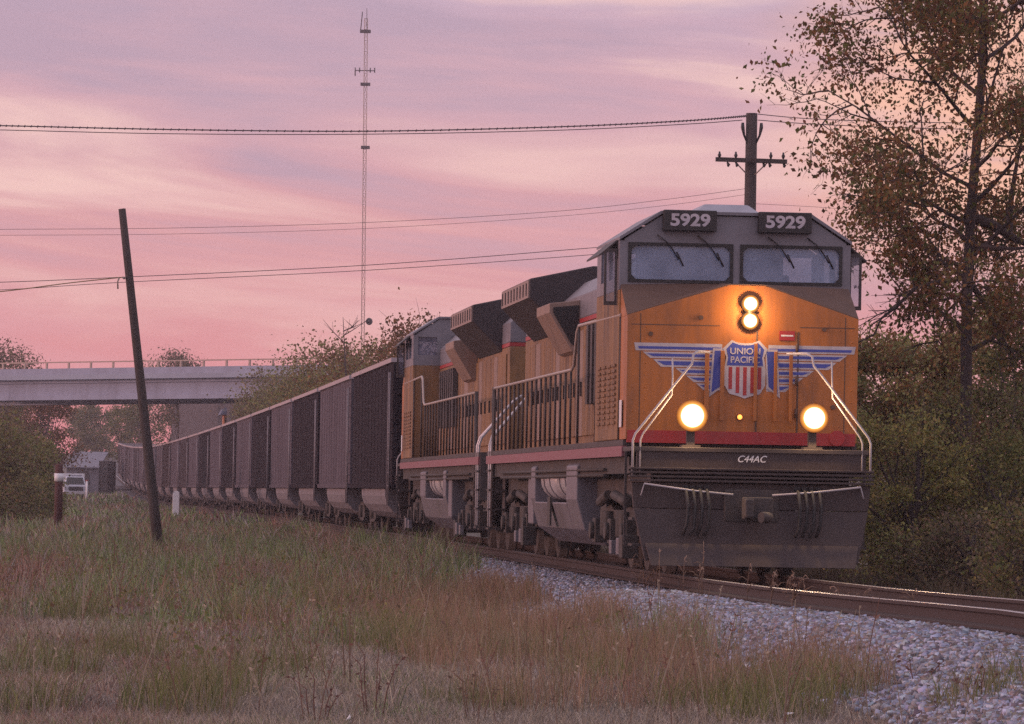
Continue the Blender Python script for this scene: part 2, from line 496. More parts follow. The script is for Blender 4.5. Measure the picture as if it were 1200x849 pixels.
PAL_BUSH = [(0.22, 0.225, 0.075), (0.27, 0.245, 0.09), (0.165, 0.175, 0.07), (0.28, 0.20, 0.095)]
PAL_BROWN = [(0.19, 0.135, 0.09), (0.16, 0.13, 0.075), (0.23, 0.15, 0.095), (0.15, 0.145, 0.07)]
PAL_BRIGHT = [(0.30, 0.265, 0.07), (0.25, 0.245, 0.08), (0.33, 0.24, 0.08)]

def crown_tree(name, base, height, radius, label, cat, group, pal, seed, leaf=0.16, nleaf=4500, trunk_r=0.13, low=0.25, clumps=26, twigs=26, shape=1.0, sparse=0.0, tight=1.0):
    rs = np.random.RandomState(seed)
    root = tag(empty(name, base), label, cat, group)
    # trunk and limbs reach out to each clump
    mb = MB()
    top = Vector((rs.uniform(-.1, .1) * height, rs.uniform(-.1, .1) * height, height * 0.8))
    tp = [Vector((0, 0, -0.3)), Vector((rs.uniform(-.05, .05), rs.uniform(-.05, .05), height * .3)), top * 0.65 + Vector((rs.uniform(-.2, .2), 0, 0)), top]
    mb.tube(tp, [trunk_r * 1.2, trunk_r * .9, trunk_r * .55, trunk_r * .2], 7)
    C = []
    for i in range(clumps):
        h = low + (1 - low) * rs.rand() ** 0.85
        t = (h - low) / max(1e-6, 1 - low)
        rad = radius * (0.35 + 0.75 * math.sin(math.pi * min(1, 0.18 + t * 0.78)) ** shape) * (0.45 + 0.6 * rs.rand())
        a = rs.uniform(0, 2 * math.pi)
        c = Vector((math.cos(a) * rad, math.sin(a) * rad, h * height))
        C.append(c)
        s0 = max(0.12, h * 0.62) * height * 0.8
        k = min(1.0, s0 / (height * 0.8))
        p0 = top * k
        mid = p0.lerp(c, 0.5) + Vector((rs.uniform(-.15, .15), rs.uniform(-.15, .15), rs.uniform(-.05, .25)))
        mb.tube([p0, mid, c], [trunk_r * .35 * (1.1 - .6 * h), trunk_r * .22, trunk_r * .06], 5, cap=False)
        for j in range(max(1, twigs // clumps + 1)):
            e = c + Vector(rs.randn(3)) * radius * 0.22
            e.z += radius * 0.12
            mb.tube([c.lerp(mid, .3), c.lerp(e, .5) + Vector(rs.randn(3)) * .04, e], [trunk_r * .12, trunk_r * .07, trunk_r * .03], 4, cap=False)
    mb.build("trunk", M_bark, root)
    C = np.array([tuple(c) for c in C])
    n = nleaf
    ci = rs.randint(0, len(C), n)
    spread = radius * (0.13 + 0.20 * rs.rand(len(C))) * tight
    pts = C[ci] + rs.randn(n, 3) * spread[ci][:, None] * np.array([1.1, 1.1, 0.8])
    pts = pts[pts[:, 2] > 0.03 * height]
    V, q, c = leaves(rs, pts, leaf, pal)
    np_obj("crown", V, q, None, c, M_leaf, root)
    return root

# ================================================================== THE SETTING
def build_ground():
    ys = np.concatenate([np.arange(-8, 110, 0.8), np.arange(110, 320, 3), np.arange(320, 640, 12), np.array([700, 900, 1300, 2200, 4200])])
    us = np.concatenate([np.array([-1500, -700, -300, -140, -80, -50]), np.arange(-34, -12, 1.5), np.arange(-12, -4, 0.5), np.arange(-4, 4.01, 0.2),
                         np.arange(4.5, 12, 0.6), np.arange(13, 34, 2), np.array([50, 80, 140, 300, 700, 1500])])
    ny, nu = len(ys), len(us)
    Y = np.repeat(ys, nu)
    T = np.array([tx(min(y, 640)) for y in ys])
    Tz = np.array([tz(min(y, 640)) for y in ys])
    X = (T[:, None] + us[None, :]).ravel()
    u = np.tile(us, ny); au = np.abs(u)
    z = np.repeat(Tz, nu) - 0.20 - 0.36 * sstep(1.7, 3.3, au) - 0.04 * sstep(3, 6, au)
    z += ((vnoise(X * .45, Y * .3) - .5) * .22 + (vnoise(X * 1.3 + 9, Y * 1.1) - .5) * .07) * sstep(2.6, 4, au)
    z += sstep(5.5, 14, u) * .5
    V = np.stack([X, Y, z], 1)
    i = np.arange(ny - 1)[:, None] * nu + np.arange(nu - 1)[None, :]
    q = np.stack([i, i + 1, i + 1 + nu, i + nu], -1).reshape(-1, 4)
    uc = (us[:-1] + us[1:]) / 2
    bedmask = np.tile(np.abs(uc) < 3.0, ny - 1)
    m = mat("field_soil", (0.15, 0.12, 0.105), 0.95, dirt=(0.075, 0.07, 0.04), dirt_amt=0.9, scale=0.6, bump=0.5, bscale=9)
    g = np_obj("ground", V, q, None, None, m, smooth=True); tag(g, kind="structure")
    mb = mat("ballast_bed_stone", (0.12, 0.105, 0.115), 0.95, dirt=(0.065, 0.055, 0.058), dirt_amt=0.9, scale=14, bump=0.9, bscale=22)
    g.data.materials.append(mb)
    g.data.polygons.foreach_set("material_index", bedmask.astype(np.int32))
    g.data.update()
build_ground()

# loose ballast stones on the near shoulder
def build_stones():
    rs = np.random.RandomState(11)
    n = 115000
    Y = 27 + 68 * rs.rand(n) ** 1.7
    T = txv(Y)
    toe = 2.95 + 0.5 * (vnoise(Y * .35, Y * 0 + 3) - .5) + .5 * sstep(46, 30, Y)
    u = -(0.98 + (toe - 0.98) * rs.rand(n))
    edge = (-u - 0.98) / (toe - 0.98)
    keep = (edge < 0.75) | (rs.rand(n) < (1 - edge) * 4)
    inner = rs.rand(n) < 0.10
    u[inner] = (rs.rand(inner.sum()) - .5) * 1.1
    far = rs.rand(n) < 0.08
    u[far] = 0.95 + 1.9 * rs.rand(far.sum())
    Y, u, T = Y[keep], u[keep], T[keep]; n = len(Y)
    X = T + u
    Z = ground_z(X, Y)
    cube = np.array([[-1, -1, -1], [1, -1, -1], [1, 1, -1], [-1, 1, -1], [-1, -1, 1], [1, -1, 1], [1, 1, 1], [-1, 1, 1]], float)
    V = cube[None] * (0.55 + 0.45 * rs.rand(n, 8, 1)) * (0.7 + 0.6 * rs.rand(n, 1, 3))
    sz = 0.012 + 0.017 * rs.rand(n) ** 1.6
    V *= sz[:, None, None]
    a, b = rs.rand(n) * 6.28, rs.rand(n) * 6.28
    ca, sa, cb, sb = np.cos(a), np.sin(a), np.cos(b), np.sin(b)
    x, y, z = V[..., 0].copy(), V[..., 1].copy(), V[..., 2].copy()
    x, y = x * ca[:, None] - y * sa[:, None], x * sa[:, None] + y * ca[:, None]
    y, z = y * cb[:, None] - z * sb[:, None], y * sb[:, None] + z * cb[:, None]
    V = np.stack([x + X[:, None], y + Y[:, None], z + (Z + sz * .35)[:, None]], -1)
    fq = np.array([[0, 3, 2, 1], [4, 5, 6, 7], [0, 1, 5, 4], [1, 2, 6, 5], [2, 3, 7, 6], [3, 0, 4, 7]])
    Q = (np.arange(n)[:, None, None] * 8 + fq[None]).reshape(-1, 4)
    c = pick(rs, [(0.31, 0.33, 0.42), (0.25, 0.27, 0.36), (0.40, 0.42, 0.51), (0.15, 0.13, 0.15), (0.29, 0.25, 0.26), (0.20, 0.16, 0.15)], n, .35)
    o = np_obj("ballast", V.reshape(-1, 3), Q, None, np.repeat(c, 8, axis=0), M_stone)
    tag(o, "loose pale grey crushed stone ballast on the track shoulder", "ballast", kind="stuff")
M_stone = leafmat("crushed_stone", 0.0, 0.9)
build_stones()

# ------------------------------------------------------------------ track
def build_track():
    root = tag(empty("railway_track", (tx(60), 60, 0)), "rusty railway track with shiny rail heads on grey ballast, running out of frame at right", "railway track")
    off = Vector(root.location)
    ysl = list(np.arange(-6, 110, 3.0)) + list(np.arange(110, 520, 10.0))
    for sgn in (-1, 1):
        mb = MB()
        prof = [(-0.07, -0.175), (0.07, -0.175), (0.07, -0.155), (0.012, -0.13), (0.012, -0.05), (0.036, -0.035), (0.036, -0.004), (0.03, 0.0), (-0.03, 0.0), (-0.036, -0.004), (-0.036, -0.035), (-0.012, -0.05), (-0.012, -0.13), (-0.07, -0.155)]
        n = len(prof)
        for Y in ysl:
            for a, c in prof: mb.v.append((tx(Y) + sgn * 0.755 + a - off.x, Y - off.y, tz(Y) + c))
        for i in range(len(ysl) - 1):
            for k in range(n):
                k2 = (k + 1) % n
                mi = 0 if k in (6, 7, 8) else 1
                mb.face((i * n + k, (i + 1) * n + k, (i + 1) * n + k2, i * n + k2), mi)
        mb.build("rail", [M_rail_top, M_rail_side], root)
    tie = MB().box(-1.3, 1.3, -0.115, 0.115, -0.17, 0.0)
    first = None
    for k in range(72):
        Y = 27 + k * 0.52
        if first is None:
            first = tie.build("tie", M_tie, root, 0.01); o = first
        else:
            o = first.copy(); COL.objects.link(o)
        o.location = (tx(Y) - off.x, Y - off.y, tz(Y) - 0.178); o.rotation_euler = (0, 0, heading(Y))
build_track()

# ================================================================== LOCOMOTIVES
NY, NX = 60.0, 2.94
def build_loco():
    root = empty("locomotive", (tx(NY), NY, 0.0), heading(NY))
    Yl = M_yellow
    ng = [(-1.5, 1.74), (1.5, 1.74), (1.5, 3.34), (0.27, 3.75), (-0.19, 3.75), (-1.5, 3.34)]
    mb = MB(); mb.prism(ng, 0.0, 0.12)
    mb.box(-1.5, -1.44, 0.12, 0.82, 1.74, 3.33); mb.box(1.44, 1.5, 0.12, 0.82, 1.74, 3.33)
    mb.prism([(0.12, 3.33), (0.82, 3.33), (0.82, 3.72), (0.12, 3.345)], -1.5, -1.44, 'x'); mb.prism([(0.12, 3.33), (0.82, 3.33), (0.82, 3.72), (0.12, 3.345)], 1.44, 1.5, 'x')
    for k in range(9):
        for x in (-1.42, -1.26, 1.26, 1.42): mb.dome((x, 0, 1.95 + .155 * k), (0, -1, 0), .013, .008, 6)
    nose = mb.build("nose", Yl, root, 0.02)
    # sloping matt top of the nose
    mb = MB()
    for (a, b_) in (((-1.5, 3.345), (-0.19, 3.755)), ((-0.19, 3.755), (0.27, 3.755)), ((0.27, 3.755), (1.5, 3.345))):
        t = 0.03
        za0, zb0 = a[1], b_[1]
        za1 = 3.80 if abs(a[0]) < 1 else 3.76; zb1 = 3.80 if abs(b_[0]) < 1 else 3.76
        mb.hexa([(a[0], 0.004, za0 - t), (b_[0], 0.004, zb0 - t), (b_[0], 0.84, zb1 - t), (a[0], 0.84, za1 - t), (a[0], 0.004, za0 + .006), (b_[0], 0.004, zb0 + .006), (b_[0], 0.84, zb1 + .006), (a[0], 0.84, za1 + .006)])
    mb.build("nose_top", M_brown, root)
    for q in ((-1.336, -1.324, 1.87, 3.36), (1.324, 1.336, 1.87, 3.36), (-1.45, -.3, 3.215, 3.226), (.74, 1.45, 3.215, 3.226)):
        box("seam", M_brown, root, q[0], q[1], -.003, .001, q[2], q[3])
    # door in the nose
    dr = MB().box(0.20, 0.70, -0.004, 0.0, 1.86, 3.12).build("nose_door", Yl, root)
    MB().tube([(0.63, -0.02, 2.35), (0.63, -0.06, 2.35), (0.63, -0.06, 2.2), (0.63, -0.02, 2.2)], 0.012).build("door_handle", M_black, dr)
    gap = MB()
    gap.box(0.172, 0.192, -0.006, 0.001, 1.82, 3.16); gap.box(0.708, 0.728, -0.006, 0.001, 1.82, 3.16); gap.box(0.192, 0.708, -0.006, 0.001, 1.835, 1.855)
    gap.build("door_seal", M_brown, dr)
    for k in range(3): MB().cyl((0.70, -0.03, 2.05 + .42 * k), (0.70, -0.03, 2.17 + .42 * k), 0.018, 8).build("hinge", M_brown, dr)
    # winged shield emblem painted on thin plates
    e = MB()
    def plate(poly, y, mi):
        e.prism(poly, y, 0.0, mi=mi)
    def mir(poly, s): return poly if s > 0 else [(-a, b) for a, b in reversed(poly)]
    tiers = [(0.30, 1.44, 2.985, 2.885), (0.28, 1.33, 2.870, 2.790), (0.28, 1.19, 2.775, 2.680), (0.28, 0.90, 2.665, 2.585), (0.28, 0.76, 2.570, 2.490), (0.28, 0.63, 2.475, 2.385)]
    for s in (-1, 1):
        for k, (i0, o0, t, b) in enumerate(tiers):
            slant = 0.02 if k == 0 else 0.10
            w_ = [(i0, b), (o0 - slant, b), (o0, t), (i0, t)]
            plate([(a + 0.03, c) for a, c in mir(w_, s)], -0.005, 0)
            bl = [(i0 + .01, b + .022), (o0 - slant - 0.045, b + .022), (o0 - 0.05, t - (.045 if k == 0 else .022)), (i0 + .01, t - (.045 if k == 0 else .022))]
            plate([(a + 0.03, c) for a, c in mir(bl, s)], -0.0075, 1)
        fl = [(0.26, 2.93), (0.42, 2.93), (0.46, 2.30), (0.36, 2.38), (0.29, 2.42)]
        plate([(a + .03, c) for a, c in mir(list(reversed(fl)), s)], -0.0095, 0)
        fl2 = [(0.28, 2.90), (0.395, 2.90), (0.43, 2.36), (0.36, 2.41), (0.31, 2.45)]
        plate([(a + .03, c) for a, c in mir(list(reversed(fl2)), s)], -0.0115, 1)
    sh = [(-0.29, 2.93), (-0.18, 3.04), (-.09, 3.005), (0, 3.0), (.09, 3.005), (0.18, 3.04), (0.29, 2.93), (0.245, 2.82), (0.27, 2.66), (0.265, 2.46), (0.20, 2.35), (0.08, 2.32), (0, 2.29), (-.08, 2.32), (-0.20, 2.35), (-0.265, 2.46), (-0.27, 2.66), (-0.245, 2.82)]
    plate([(a + .03, c) for a, c in reversed(sh)], -0.014, 0)
    bt = [(-0.245, 2.925), (-0.165, 3.01), (-.08, 2.98), (0, 2.975), (.08, 2.98), (0.165, 3.01), (0.245, 2.925), (0.22, 2.82), (0.235, 2.715), (-0.235, 2.715), (-0.22, 2.82)]
    plate([(a + .03, c) for a, c in reversed(bt)], -0.0165, 1)
    for k in range(5):
        x0 = -0.212 + k * 0.0945
        bot = 2.41 if k in (0, 4) else 2.36 if k in (1, 3) else 2.33
        plate([(x0 + .03, bot), (x0 + .047 + .03, bot), (x0 + .047 + .03, 2.695), (x0 + .03, 2.695)], -0.0165, 2)
    emb = e.build("winged_shield", [M_emblem, M_blue, M_red], root)
    text("lettering", "UNION", 0.115, M_emblem, emb, (0.03, -0.0175, 2.895), bold=.002, sx=1.05)
    text("lettering", "PACIFIC", 0.115, M_emblem, emb, (0.03, -0.0175, 2.785), bold=.002, sx=0.95)
    # vertical bars in front of the emblem
    for x in (-0.47, -0.27):
        MB().box(x - .027, x + .027, -0.075, -0.050, 2.0, 2.90).box(x - .02, x + .02, -0.05, 0, 2.05, 2.09).box(x - .02, x + .02, -.05, 0, 2.8, 2.84).build("grab_bar", Yl, root, .006)
    for x in (0.16, 0.42, 0.62):
        MB().box(x - .022, x + .022, -0.085, -0.06, 2.0, 3.0 if x < .3 else 2.90).box(x - .016, x + .016, -0.06, 0, 2.05, 2.09).box(x - .016, x + .016, -.06, 0, 2.8, 2.84).build("grab_bar", Yl, root, .006)
    # headlights, ditch lights, small lamps
    for w_ in (3.51, 3.29):
        h = MB().tube([(0.08, 0.05, w_), (0.08, -0.05, w_), (0.08, -0.06, w_)], [0.124, 0.124, 0.118], 20).build("headlight", M_black, root)
        lens_obj((0.08, -0.0605, w_), .116, .03, M_lamp, h, 11.0)
    for x in (-0.76, 0.80):
        w_ = 2.04
        h = MB().tube([(x, -0.62, w_), (x, -0.72, w_), (x, -0.86, w_), (x, -0.90, w_)], [0.09, 0.17, 0.19 - .01 * (x > 0), 0.195 - .01 * (x > 0)], 24)
        h.box(x - .05, x + .05, -.80, -.70, 1.66, w_ - .12).box(x - .12, x + .12, -.86, -.64, 1.64, 1.67)
        h = h.build("ditch_light", M_dkgrey, root)
        lens_obj((x, -0.902, w_), .185 if x > 0 else .20, .05, M_ditch, h, 32.0)
    h = MB().cyl((-0.03, 0, 2.05), (-0.03, -0.04, 2.05), 0.04, 12).build("indicator_lamp", M_black, root)
    MB().dome((-0.03, -0.041, 2.05), (0, -1, 0), 0.032, 0.02, 12).build("lens", M_amber, h)
    pl = MB().box(0.47, 0.67, -0.016, -0.005, 3.05, 3.17).build("placard", M_red, root)
    MB().box(0.49, 0.65, -0.019, -0.016, 3.10, 3.12).build("stripe", M_white, pl)
    MB().cyl((1.24, 0.0, 1.80), (1.24, -0.05, 1.80), 0.10, 18).build("marker_reflector", M_red, root)
    for x, z in ((-0.55, 3.32), (1.05, 3.2), (1.18, 2.2), (-1.2, 3.1)): MB().cyl((x, 0, z), (x, -.03, z), .03, 8).build("lifting_lug", M_brown, root)
    # front end: red band, end plate, platform, anticlimber, plow
    box("front_stripe", M_red, root, -1.48, 1.48, -0.012, 0.10, 1.70, 1.86)
    box("front_platform", M_dkgrey, root, -1.52, 1.52, -0.95, 0.10, 1.58, 1.64, 0.008)
    box("end_plate", M_plow, root, -1.46, 1.46, -0.93, -0.86, 1.30, 1.58)
    ac = MB()
    for k in range(4): ac.box(-1.56, 1.56, -1.06 + .002 * k, -0.86, 1.20 + .05 * k, 1.228 + .05 * k)
    ac.build("anticlimber", M_plow, root, 0.006)
    text("stencil", "C44AC", 0.12, M_white, root, (0.0, -0.9345, 1.50), bold=.001, shear=0.3)
    pw = MB()
    pw.prism([(-1.50, 0.86), (1.50, 0.86), (1.53, 1.19), (-1.53, 1.19)], -0.98, -0.90)
    pw.hexa([(-1.36, -1.14, 0.20), (1.36, -1.14, 0.20), (1.36, -1.05, 0.20), (-1.36, -1.05, 0.20), (-1.50, -0.985, 0.855), (1.50, -0.985, 0.855), (1.50, -0.90, 0.855), (-1.50, -0.90, 0.855)])
    pw.hexa([(-1.30, -1.30, 0.14), (1.30, -1.30, 0.14), (1.30, -1.24, 0.14), (-1.30, -1.24, 0.14), (-1.36, -1.13, 0.42), (1.36, -1.13, 0.42), (1.36, -1.06, 0.42), (-1.36, -1.06, 0.42)])
    pw.build("plow", M_plow, root, 0.01)
    cp = MB(); cp.box(-.11, .11, -1.35, -.9, .80, .98); cp.box(-.17, .2, -1.55, -1.33, .74, 1.02); cp.box(-.17, -.06, -1.68, -1.55, .76, 1.0)
    cp.box(-.35, .35, -1.03, -.96, .70, 1.12)
    cpo = cp.build("coupler", M_under, root, 0.02)
    MB().tube([(.1, -1.56, .76), (.12, -1.68, .77), (.02, -1.74, .77)], .07, 8).build("knuckle", M_under, cpo)
    for sx in (-1, 1):
        for k in range(4):
            hs = MB()
            x = sx * (0.58 + .09 * k)
            hs.tube([(x, -1.0, 1.12), (x, -1.14, 1.08), (x + .02, -1.2, .9), (x + .01, -1.18, .62 + .05 * (k % 2)), (x - .04, -1.16, .52)], 0.022, 6)
            hs.box(x - .03, x + .03, -1.02, -.975, 1.10, 1.16)
            hs.build("air_hose", M_rubber, root)
        tube("uncoupling_lever", M_hand, root, [(sx * .25, -1.12, 1.05), (sx * .75, -1.12, 1.09), (sx * 1.38, -1.10, 1.17), (sx * 1.42, -1.10, 1.02)], 0.014)
        st = MB()
        for k in range(4):
            st.box(sx * 1.50 - .24 * (sx > 0), sx * 1.50 + .24 * (sx < 0), -0.86, -0.42, 0.38 + .33 * k, 0.41 + .33 * k)
        st.box(sx * 1.26 - .01, sx * 1.26 + .01, -.86, -.42, .38, 1.56)
        st.box(sx * 1.54 - .015, sx * 1.54 + .015, -.43, -.40, .38, 1.58)
        st.build("corner_steps", M_dkgrey, root)
        # white handrails: up from the step, along the slope, hooked at the nose
        a = [(sx * 1.52, -0.98, 1.25), (sx * 1.52, -0.98, 1.72), (sx * 1.49, -0.98, 1.80), (sx * 0.88, -0.96, 2.58), (sx * 0.78, -0.95, 2.70), (sx * 0.76, -0.92, 2.82), (sx * 0.70, -0.88, 2.86), (sx * 0.50, -0.5, 2.86)]
        tube("handrail", M_hand, root, a, 0.015, 8)
        b_ = [(sx * 1.42, -0.94, 1.30), (sx * 1.42, -0.94, 1.72), (sx * 1.39, -0.94, 1.80), (sx * 1.03, -0.93, 2.30), (sx * 1.02, -0.92, 2.52), (sx * 1.02, -0.86, 2.76)]
        tube("handrail", M_hand, root, b_, 0.011, 8)
    # ---- cab
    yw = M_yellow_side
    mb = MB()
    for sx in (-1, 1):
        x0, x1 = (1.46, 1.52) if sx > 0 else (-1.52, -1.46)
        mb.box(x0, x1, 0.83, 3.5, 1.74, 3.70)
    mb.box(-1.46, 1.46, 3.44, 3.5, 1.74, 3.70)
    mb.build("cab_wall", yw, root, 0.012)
    mb = MB()
    y0, y1 = 0.84, 0.90
    mb.box(-1.46, 1.46, y0, y1, 3.70, 3.83)                       # below the windshields
    mb.box(-1.46, -1.38, y0, y1, 3.83, 4.29); mb.box(-0.06, 0.09, y0, y1, 3.83, 4.29); mb.box(1.38, 1.46, y0, y1, 3.83, 4.29)
    mb.prism([(-1.46, 4.29), (1.46, 4.29), (1.46, 4.36), (0.97, 4.68), (-0.97, 4.68), (-1.46, 4.36)], y0, y1)
    for x0, x1 in ((-1.52, -1.46), (1.46, 1.52)):
        mb.box(x0, x1, 0.84, 3.5, 3.70, 3.86); mb.box(x0, x1, 0.84, 3.5, 4.28, 4.34)
        mb.box(x0, x1, .84, 1.25, 3.86, 4.28); mb.box(x0, x1, 2.05, 2.2, 3.86, 4.28); mb.box(x0, x1, 3.0, 3.5, 3.86, 4.28)
    # rear wall with two windows looking past the hood
    mb.box(-1.46, 1.46, 3.44, 3.5, 3.70, 3.92); mb.box(-1.0, 1.02, 3.44, 3.5, 3.92, 4.30)
    mb.box(-1.46, -1.38, 3.44, 3.5, 3.92, 4.30); mb.box(1.42, 1.46, 3.44, 3.5, 3.92, 4.30)
    mb.prism([(-1.46, 4.30), (1.46, 4.30), (1.46, 4.36), (0.97, 4.68), (-0.97, 4.68), (-1.46, 4.36)], 3.44, 3.5)
    mb.build("cab_upper", M_grey, root)
    rf = MB()
    rp = [(-1.53, 4.345), (-0.98, 4.695), (0.98, 4.695), (1.53, 4.345), (1.53, 4.385), (0.99, 4.735), (-0.99, 4.735), (-1.53, 4.385)]
    b0 = len(rf.v)
    for i in range(3):
        a, b_, c, d = rp[i], rp[i + 1], rp[6 - i], rp[7 - i]
        rf.prism([a, b_, c, d], 0.80, 3.54)
    rf.build("cab_roof", M_grey, root)
    for (x0, x1, nm) in ((-1.38, -0.06, -1), (0.09, 1.38, 1)):
        gl = box("windshield", M_glass, root, x0, x1, 0.862, 0.872, 3.83, 4.29)
        fr = MB()
        fr.box(x0 - .03, x1 + .03, .822, .842, 3.80, 3.84); fr.box(x0 - .03, x1 + .03, .822, .842, 4.28, 4.32)
        fr.box(x0 - .03, x0 + .012, .822, .842, 3.84, 4.28); fr.box(x1 - .012, x1 + .03, .822, .842, 3.84, 4.28)
        for cx, cz, qx, qz in ((x0 + .012, 3.84, 1, 1), (x1 - .012, 3.84, -1, 1), (x0 + .012, 4.28, 1, -1), (x1 - .012, 4.28, -1, -1)):
            tri = [(cx, cz), (cx + qx * .06, cz), (cx, cz + qz * .06)]
            if qx * qz < 0: tri = list(reversed(tri))
            fr.prism(tri, .822, .842)
        fr.build("window_gasket", M_rubber, gl)
        for k, fx in enumerate((0.38, 0.78)):
            xx = x0 + (x1 - x0) * fx
            wp = MB().tube([(xx - .16, .80, 4.42), (xx, .79, 4.30), (xx + .13, .80, 4.10)], .010, 5)
            wp.tube([(xx + .10, .80, 4.20), (xx + .19, .81, 4.02)], .012, 5)
            wp.build("wiper", M_black, gl)
    for x in (-1.49, 1.49):
        box("side_window", M_glass, root, x - .006, x + .006, 1.25, 2.05, 3.86, 4.28)
        box("side_window", M_glass, root, x - .006, x + .006, 2.2, 3.0, 3.86, 4.28)
    box("rear_window", M_glass2, root, 1.02, 1.42, 3.465, 3.475, 3.92, 4.30); box("rear_window", M_glass2, root, -1.38, -1.0, 3.465, 3.475, 3.92, 4.30)
    sb = MB()
    for x in (-.75, .75): sb.box(x - .25, x + .25, 2.2, 2.7, 2.9, 3.35); sb.box(x - .24, x + .24, 2.62, 2.76, 3.35, 4.02)
    sb.build("crew_seat", M_rubber, root, .04)
    box("control_desk", M_black, root, -1.4, 1.4, .95, 1.5, 3.2, 3.72)
    for x in (-0.62, 0.63):
        nb = MB().box(x - .35, x + .35, 0.70, 0.838, 4.47, 4.745).build("number_board", M_black, root, .012)
        num = text("numerals", "5929", 0.235, M_emblem, nb, (x, 0.694, 4.607), bold=.008, ext=.005, sx=1.14); num.scale = (1.12, .92, 1)
    rd = MB(); rd.hexa([(-.52, 1.2, 4.735), (.40, 1.2, 4.735), (.40, 2.9, 4.735), (-.52, 2.9, 4.735), (-.36, 1.4, 4.87), (.24, 1.4, 4.87), (.24, 2.7, 4.87), (-.36, 2.7, 4.87)])
    rd.build("air_conditioner", M_palegrey, root, .03)
    hn = MB()
    for k, x in enumerate((-.12, 0, .12)): hn.tube([(x, 3.3, 4.82), (x, 2.95 - .06 * k, 4.82), (x, 2.88 - .06 * k, 4.82)], [.02, .035, .07], 8)
    hn.box(-.16, .16, 3.25, 3.33, 4.735, 4.84); hn.build("horn", M_black, root)
    for s in (-1, 1):
        aw = MB(); x1 = s * 1.53; x2 = s * 1.77
        pp = [(x1, 4.33), (x2, 4.13), (x2, 4.155), (x1, 4.36)] if s > 0 else [(x1, 4.36), (x2, 4.155), (x2, 4.13), (x1, 4.33)]
        aw.prism(pp, 1.05, 2.55)
        aw.build("sunshade", M_dkgrey, root)
        wd = MB().box(*(sorted((s * 1.555, s * 1.68))), 1.02, 1.05, 3.55, 4.20).build("wind_deflector", M_glass2, root)
        MB().box(*(sorted((s * 1.53, s * 1.56))), 1.01, 1.06, 3.5, 4.24).box(*(sorted((s * 1.67, s * 1.70))), 1.01, 1.06, 3.5, 4.22).box(*(sorted((s * 1.56, s * 1.67))), 1.01, 1.06, 3.5, 3.55).box(*(sorted((s * 1.56, s * 1.67))), 1.01, 1.06, 4.2, 4.24).build("frame", M_dkgrey, wd)
        # louvre panels on the cab side
        lv = MB()
        for c0 in (1.0, 1.55, 2.15, 2.75):
            for k in range(11): lv.box(*(sorted((s * 1.521, s * 1.545))), c0, c0 + .42, 1.95 + .075 * k, 1.985 + .075 * k)
        lv.build("louvre_panel", yw, root)
        box("side_placard", M_white, root, *(sorted((s * 1.521, s * 1.527))), 0.3, .55, 1.9, 2.25)
    # ---- long hood
    HW = 0.95
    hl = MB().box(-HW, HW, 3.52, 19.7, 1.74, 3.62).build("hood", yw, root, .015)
    st = MB().box(-HW - .004, HW + .004, 3.53, 19.69, 3.625, 3.69); st.build("hood_stripe", M_red, root)
    rp = [(-HW, 3.69), (HW, 3.69), (HW, 4.05), (0.62, 4.36), (-0.62, 4.36), (-HW, 4.05)]
    MB().prism(rp, 3.53, 19.69).build("hood_roof", M_grey, root, .02)
    for s in (-1, 1):
        k = 0; y = 3.8
        while y < 19.2:
            wdt = (0.62, 0.74, 0.9)[k % 3]
            dd = MB().box(*(sorted((s * (HW + .001), s * (HW + .028)))), y, y + wdt, 1.9, 3.5)
            d = dd.build("hood_door", yw if k % 4 else M_dusk, root, .008)
            MB().box(*(sorted((s * (HW + .028), s * (HW + .06)))), y + .05, y + .08, 2.5, 2.72).build("latch", M_dkgrey, d)
            y += wdt + .07; k += 1
        # tall dark intake grilles behind the cab
        gr = MB()
        for j in range(7): gr.box(*(sorted((s * (HW + .03), s * (HW + .14)))), 5.2 + .55 * j, 5.44 + .55 * j, 2.35, 3.52)
        gr.build("intake_grille", M_dkgrey, root)
        # flared blower box
        fb = MB()
        pp = [(s * HW, 3.15), (s * (HW + .12), 3.2), (s * 1.42, 3.78), (s * 1.42, 3.92), (s * HW, 3.98)]
        fb.prism(pp if s > 0 else list(reversed(pp)), 11.0, 13.0)
        fb = fb.build("blower_box", M_dusk, root, .01)
        MB().prism([(s * (HW + .02), 3.27), (s * (HW + .12), 3.30), (s * 1.36, 3.78), (s * 1.36, 3.86), (s * (HW + .02), 3.9)] if s > 0 else list(reversed([(s * (HW + .02), 3.27), (s * (HW + .12), 3.30), (s * 1.36, 3.78), (s * 1.36, 3.86), (s * (HW + .02), 3.9)])), 10.985, 10.998).build("grille", M_black, fb)
    # radiator wings: thin outer face, sloping top, deep sloping underside
    y0, y1 = 13.4, 18.2
    wp = [(-0.95, 3.56), (0.95, 3.56), (1.5, 4.10), (1.5, 4.40), (0.5, 4.62), (-0.5, 4.62), (-1.5, 4.40), (-1.5, 4.10)]
    rw = MB().prism(wp, y0, y1).build("radiator_wing", M_radshade, root, .02)
    for s in (-1, 1):
        pn = MB()
        pn.box(*(sorted((s * 1.501, s * 1.515))), y0 + .05, y1 - .05, 4.10, 4.38)
        for j in range(9): pn.box(*(sorted((s * 1.514, s * 1.53))), y0 + .3 + .52 * j, y0 + .36 + .52 * j, 4.14, 4.34, 1)
        pn.build("radiator_screen", [M_palepink, M_dkgrey], rw)

    ex = MB().box(-.35, .35, 9.2, 10.1, 4.36, 4.55).build("exhaust_stack", M_black, root, .02)
    # ---- deck, sill
    mb = MB(); mb.box(-1.52, 1.52, 0.12, 20.4, 1.66, 1.735); mb.build("walkway_deck", M_dkgrey, root)
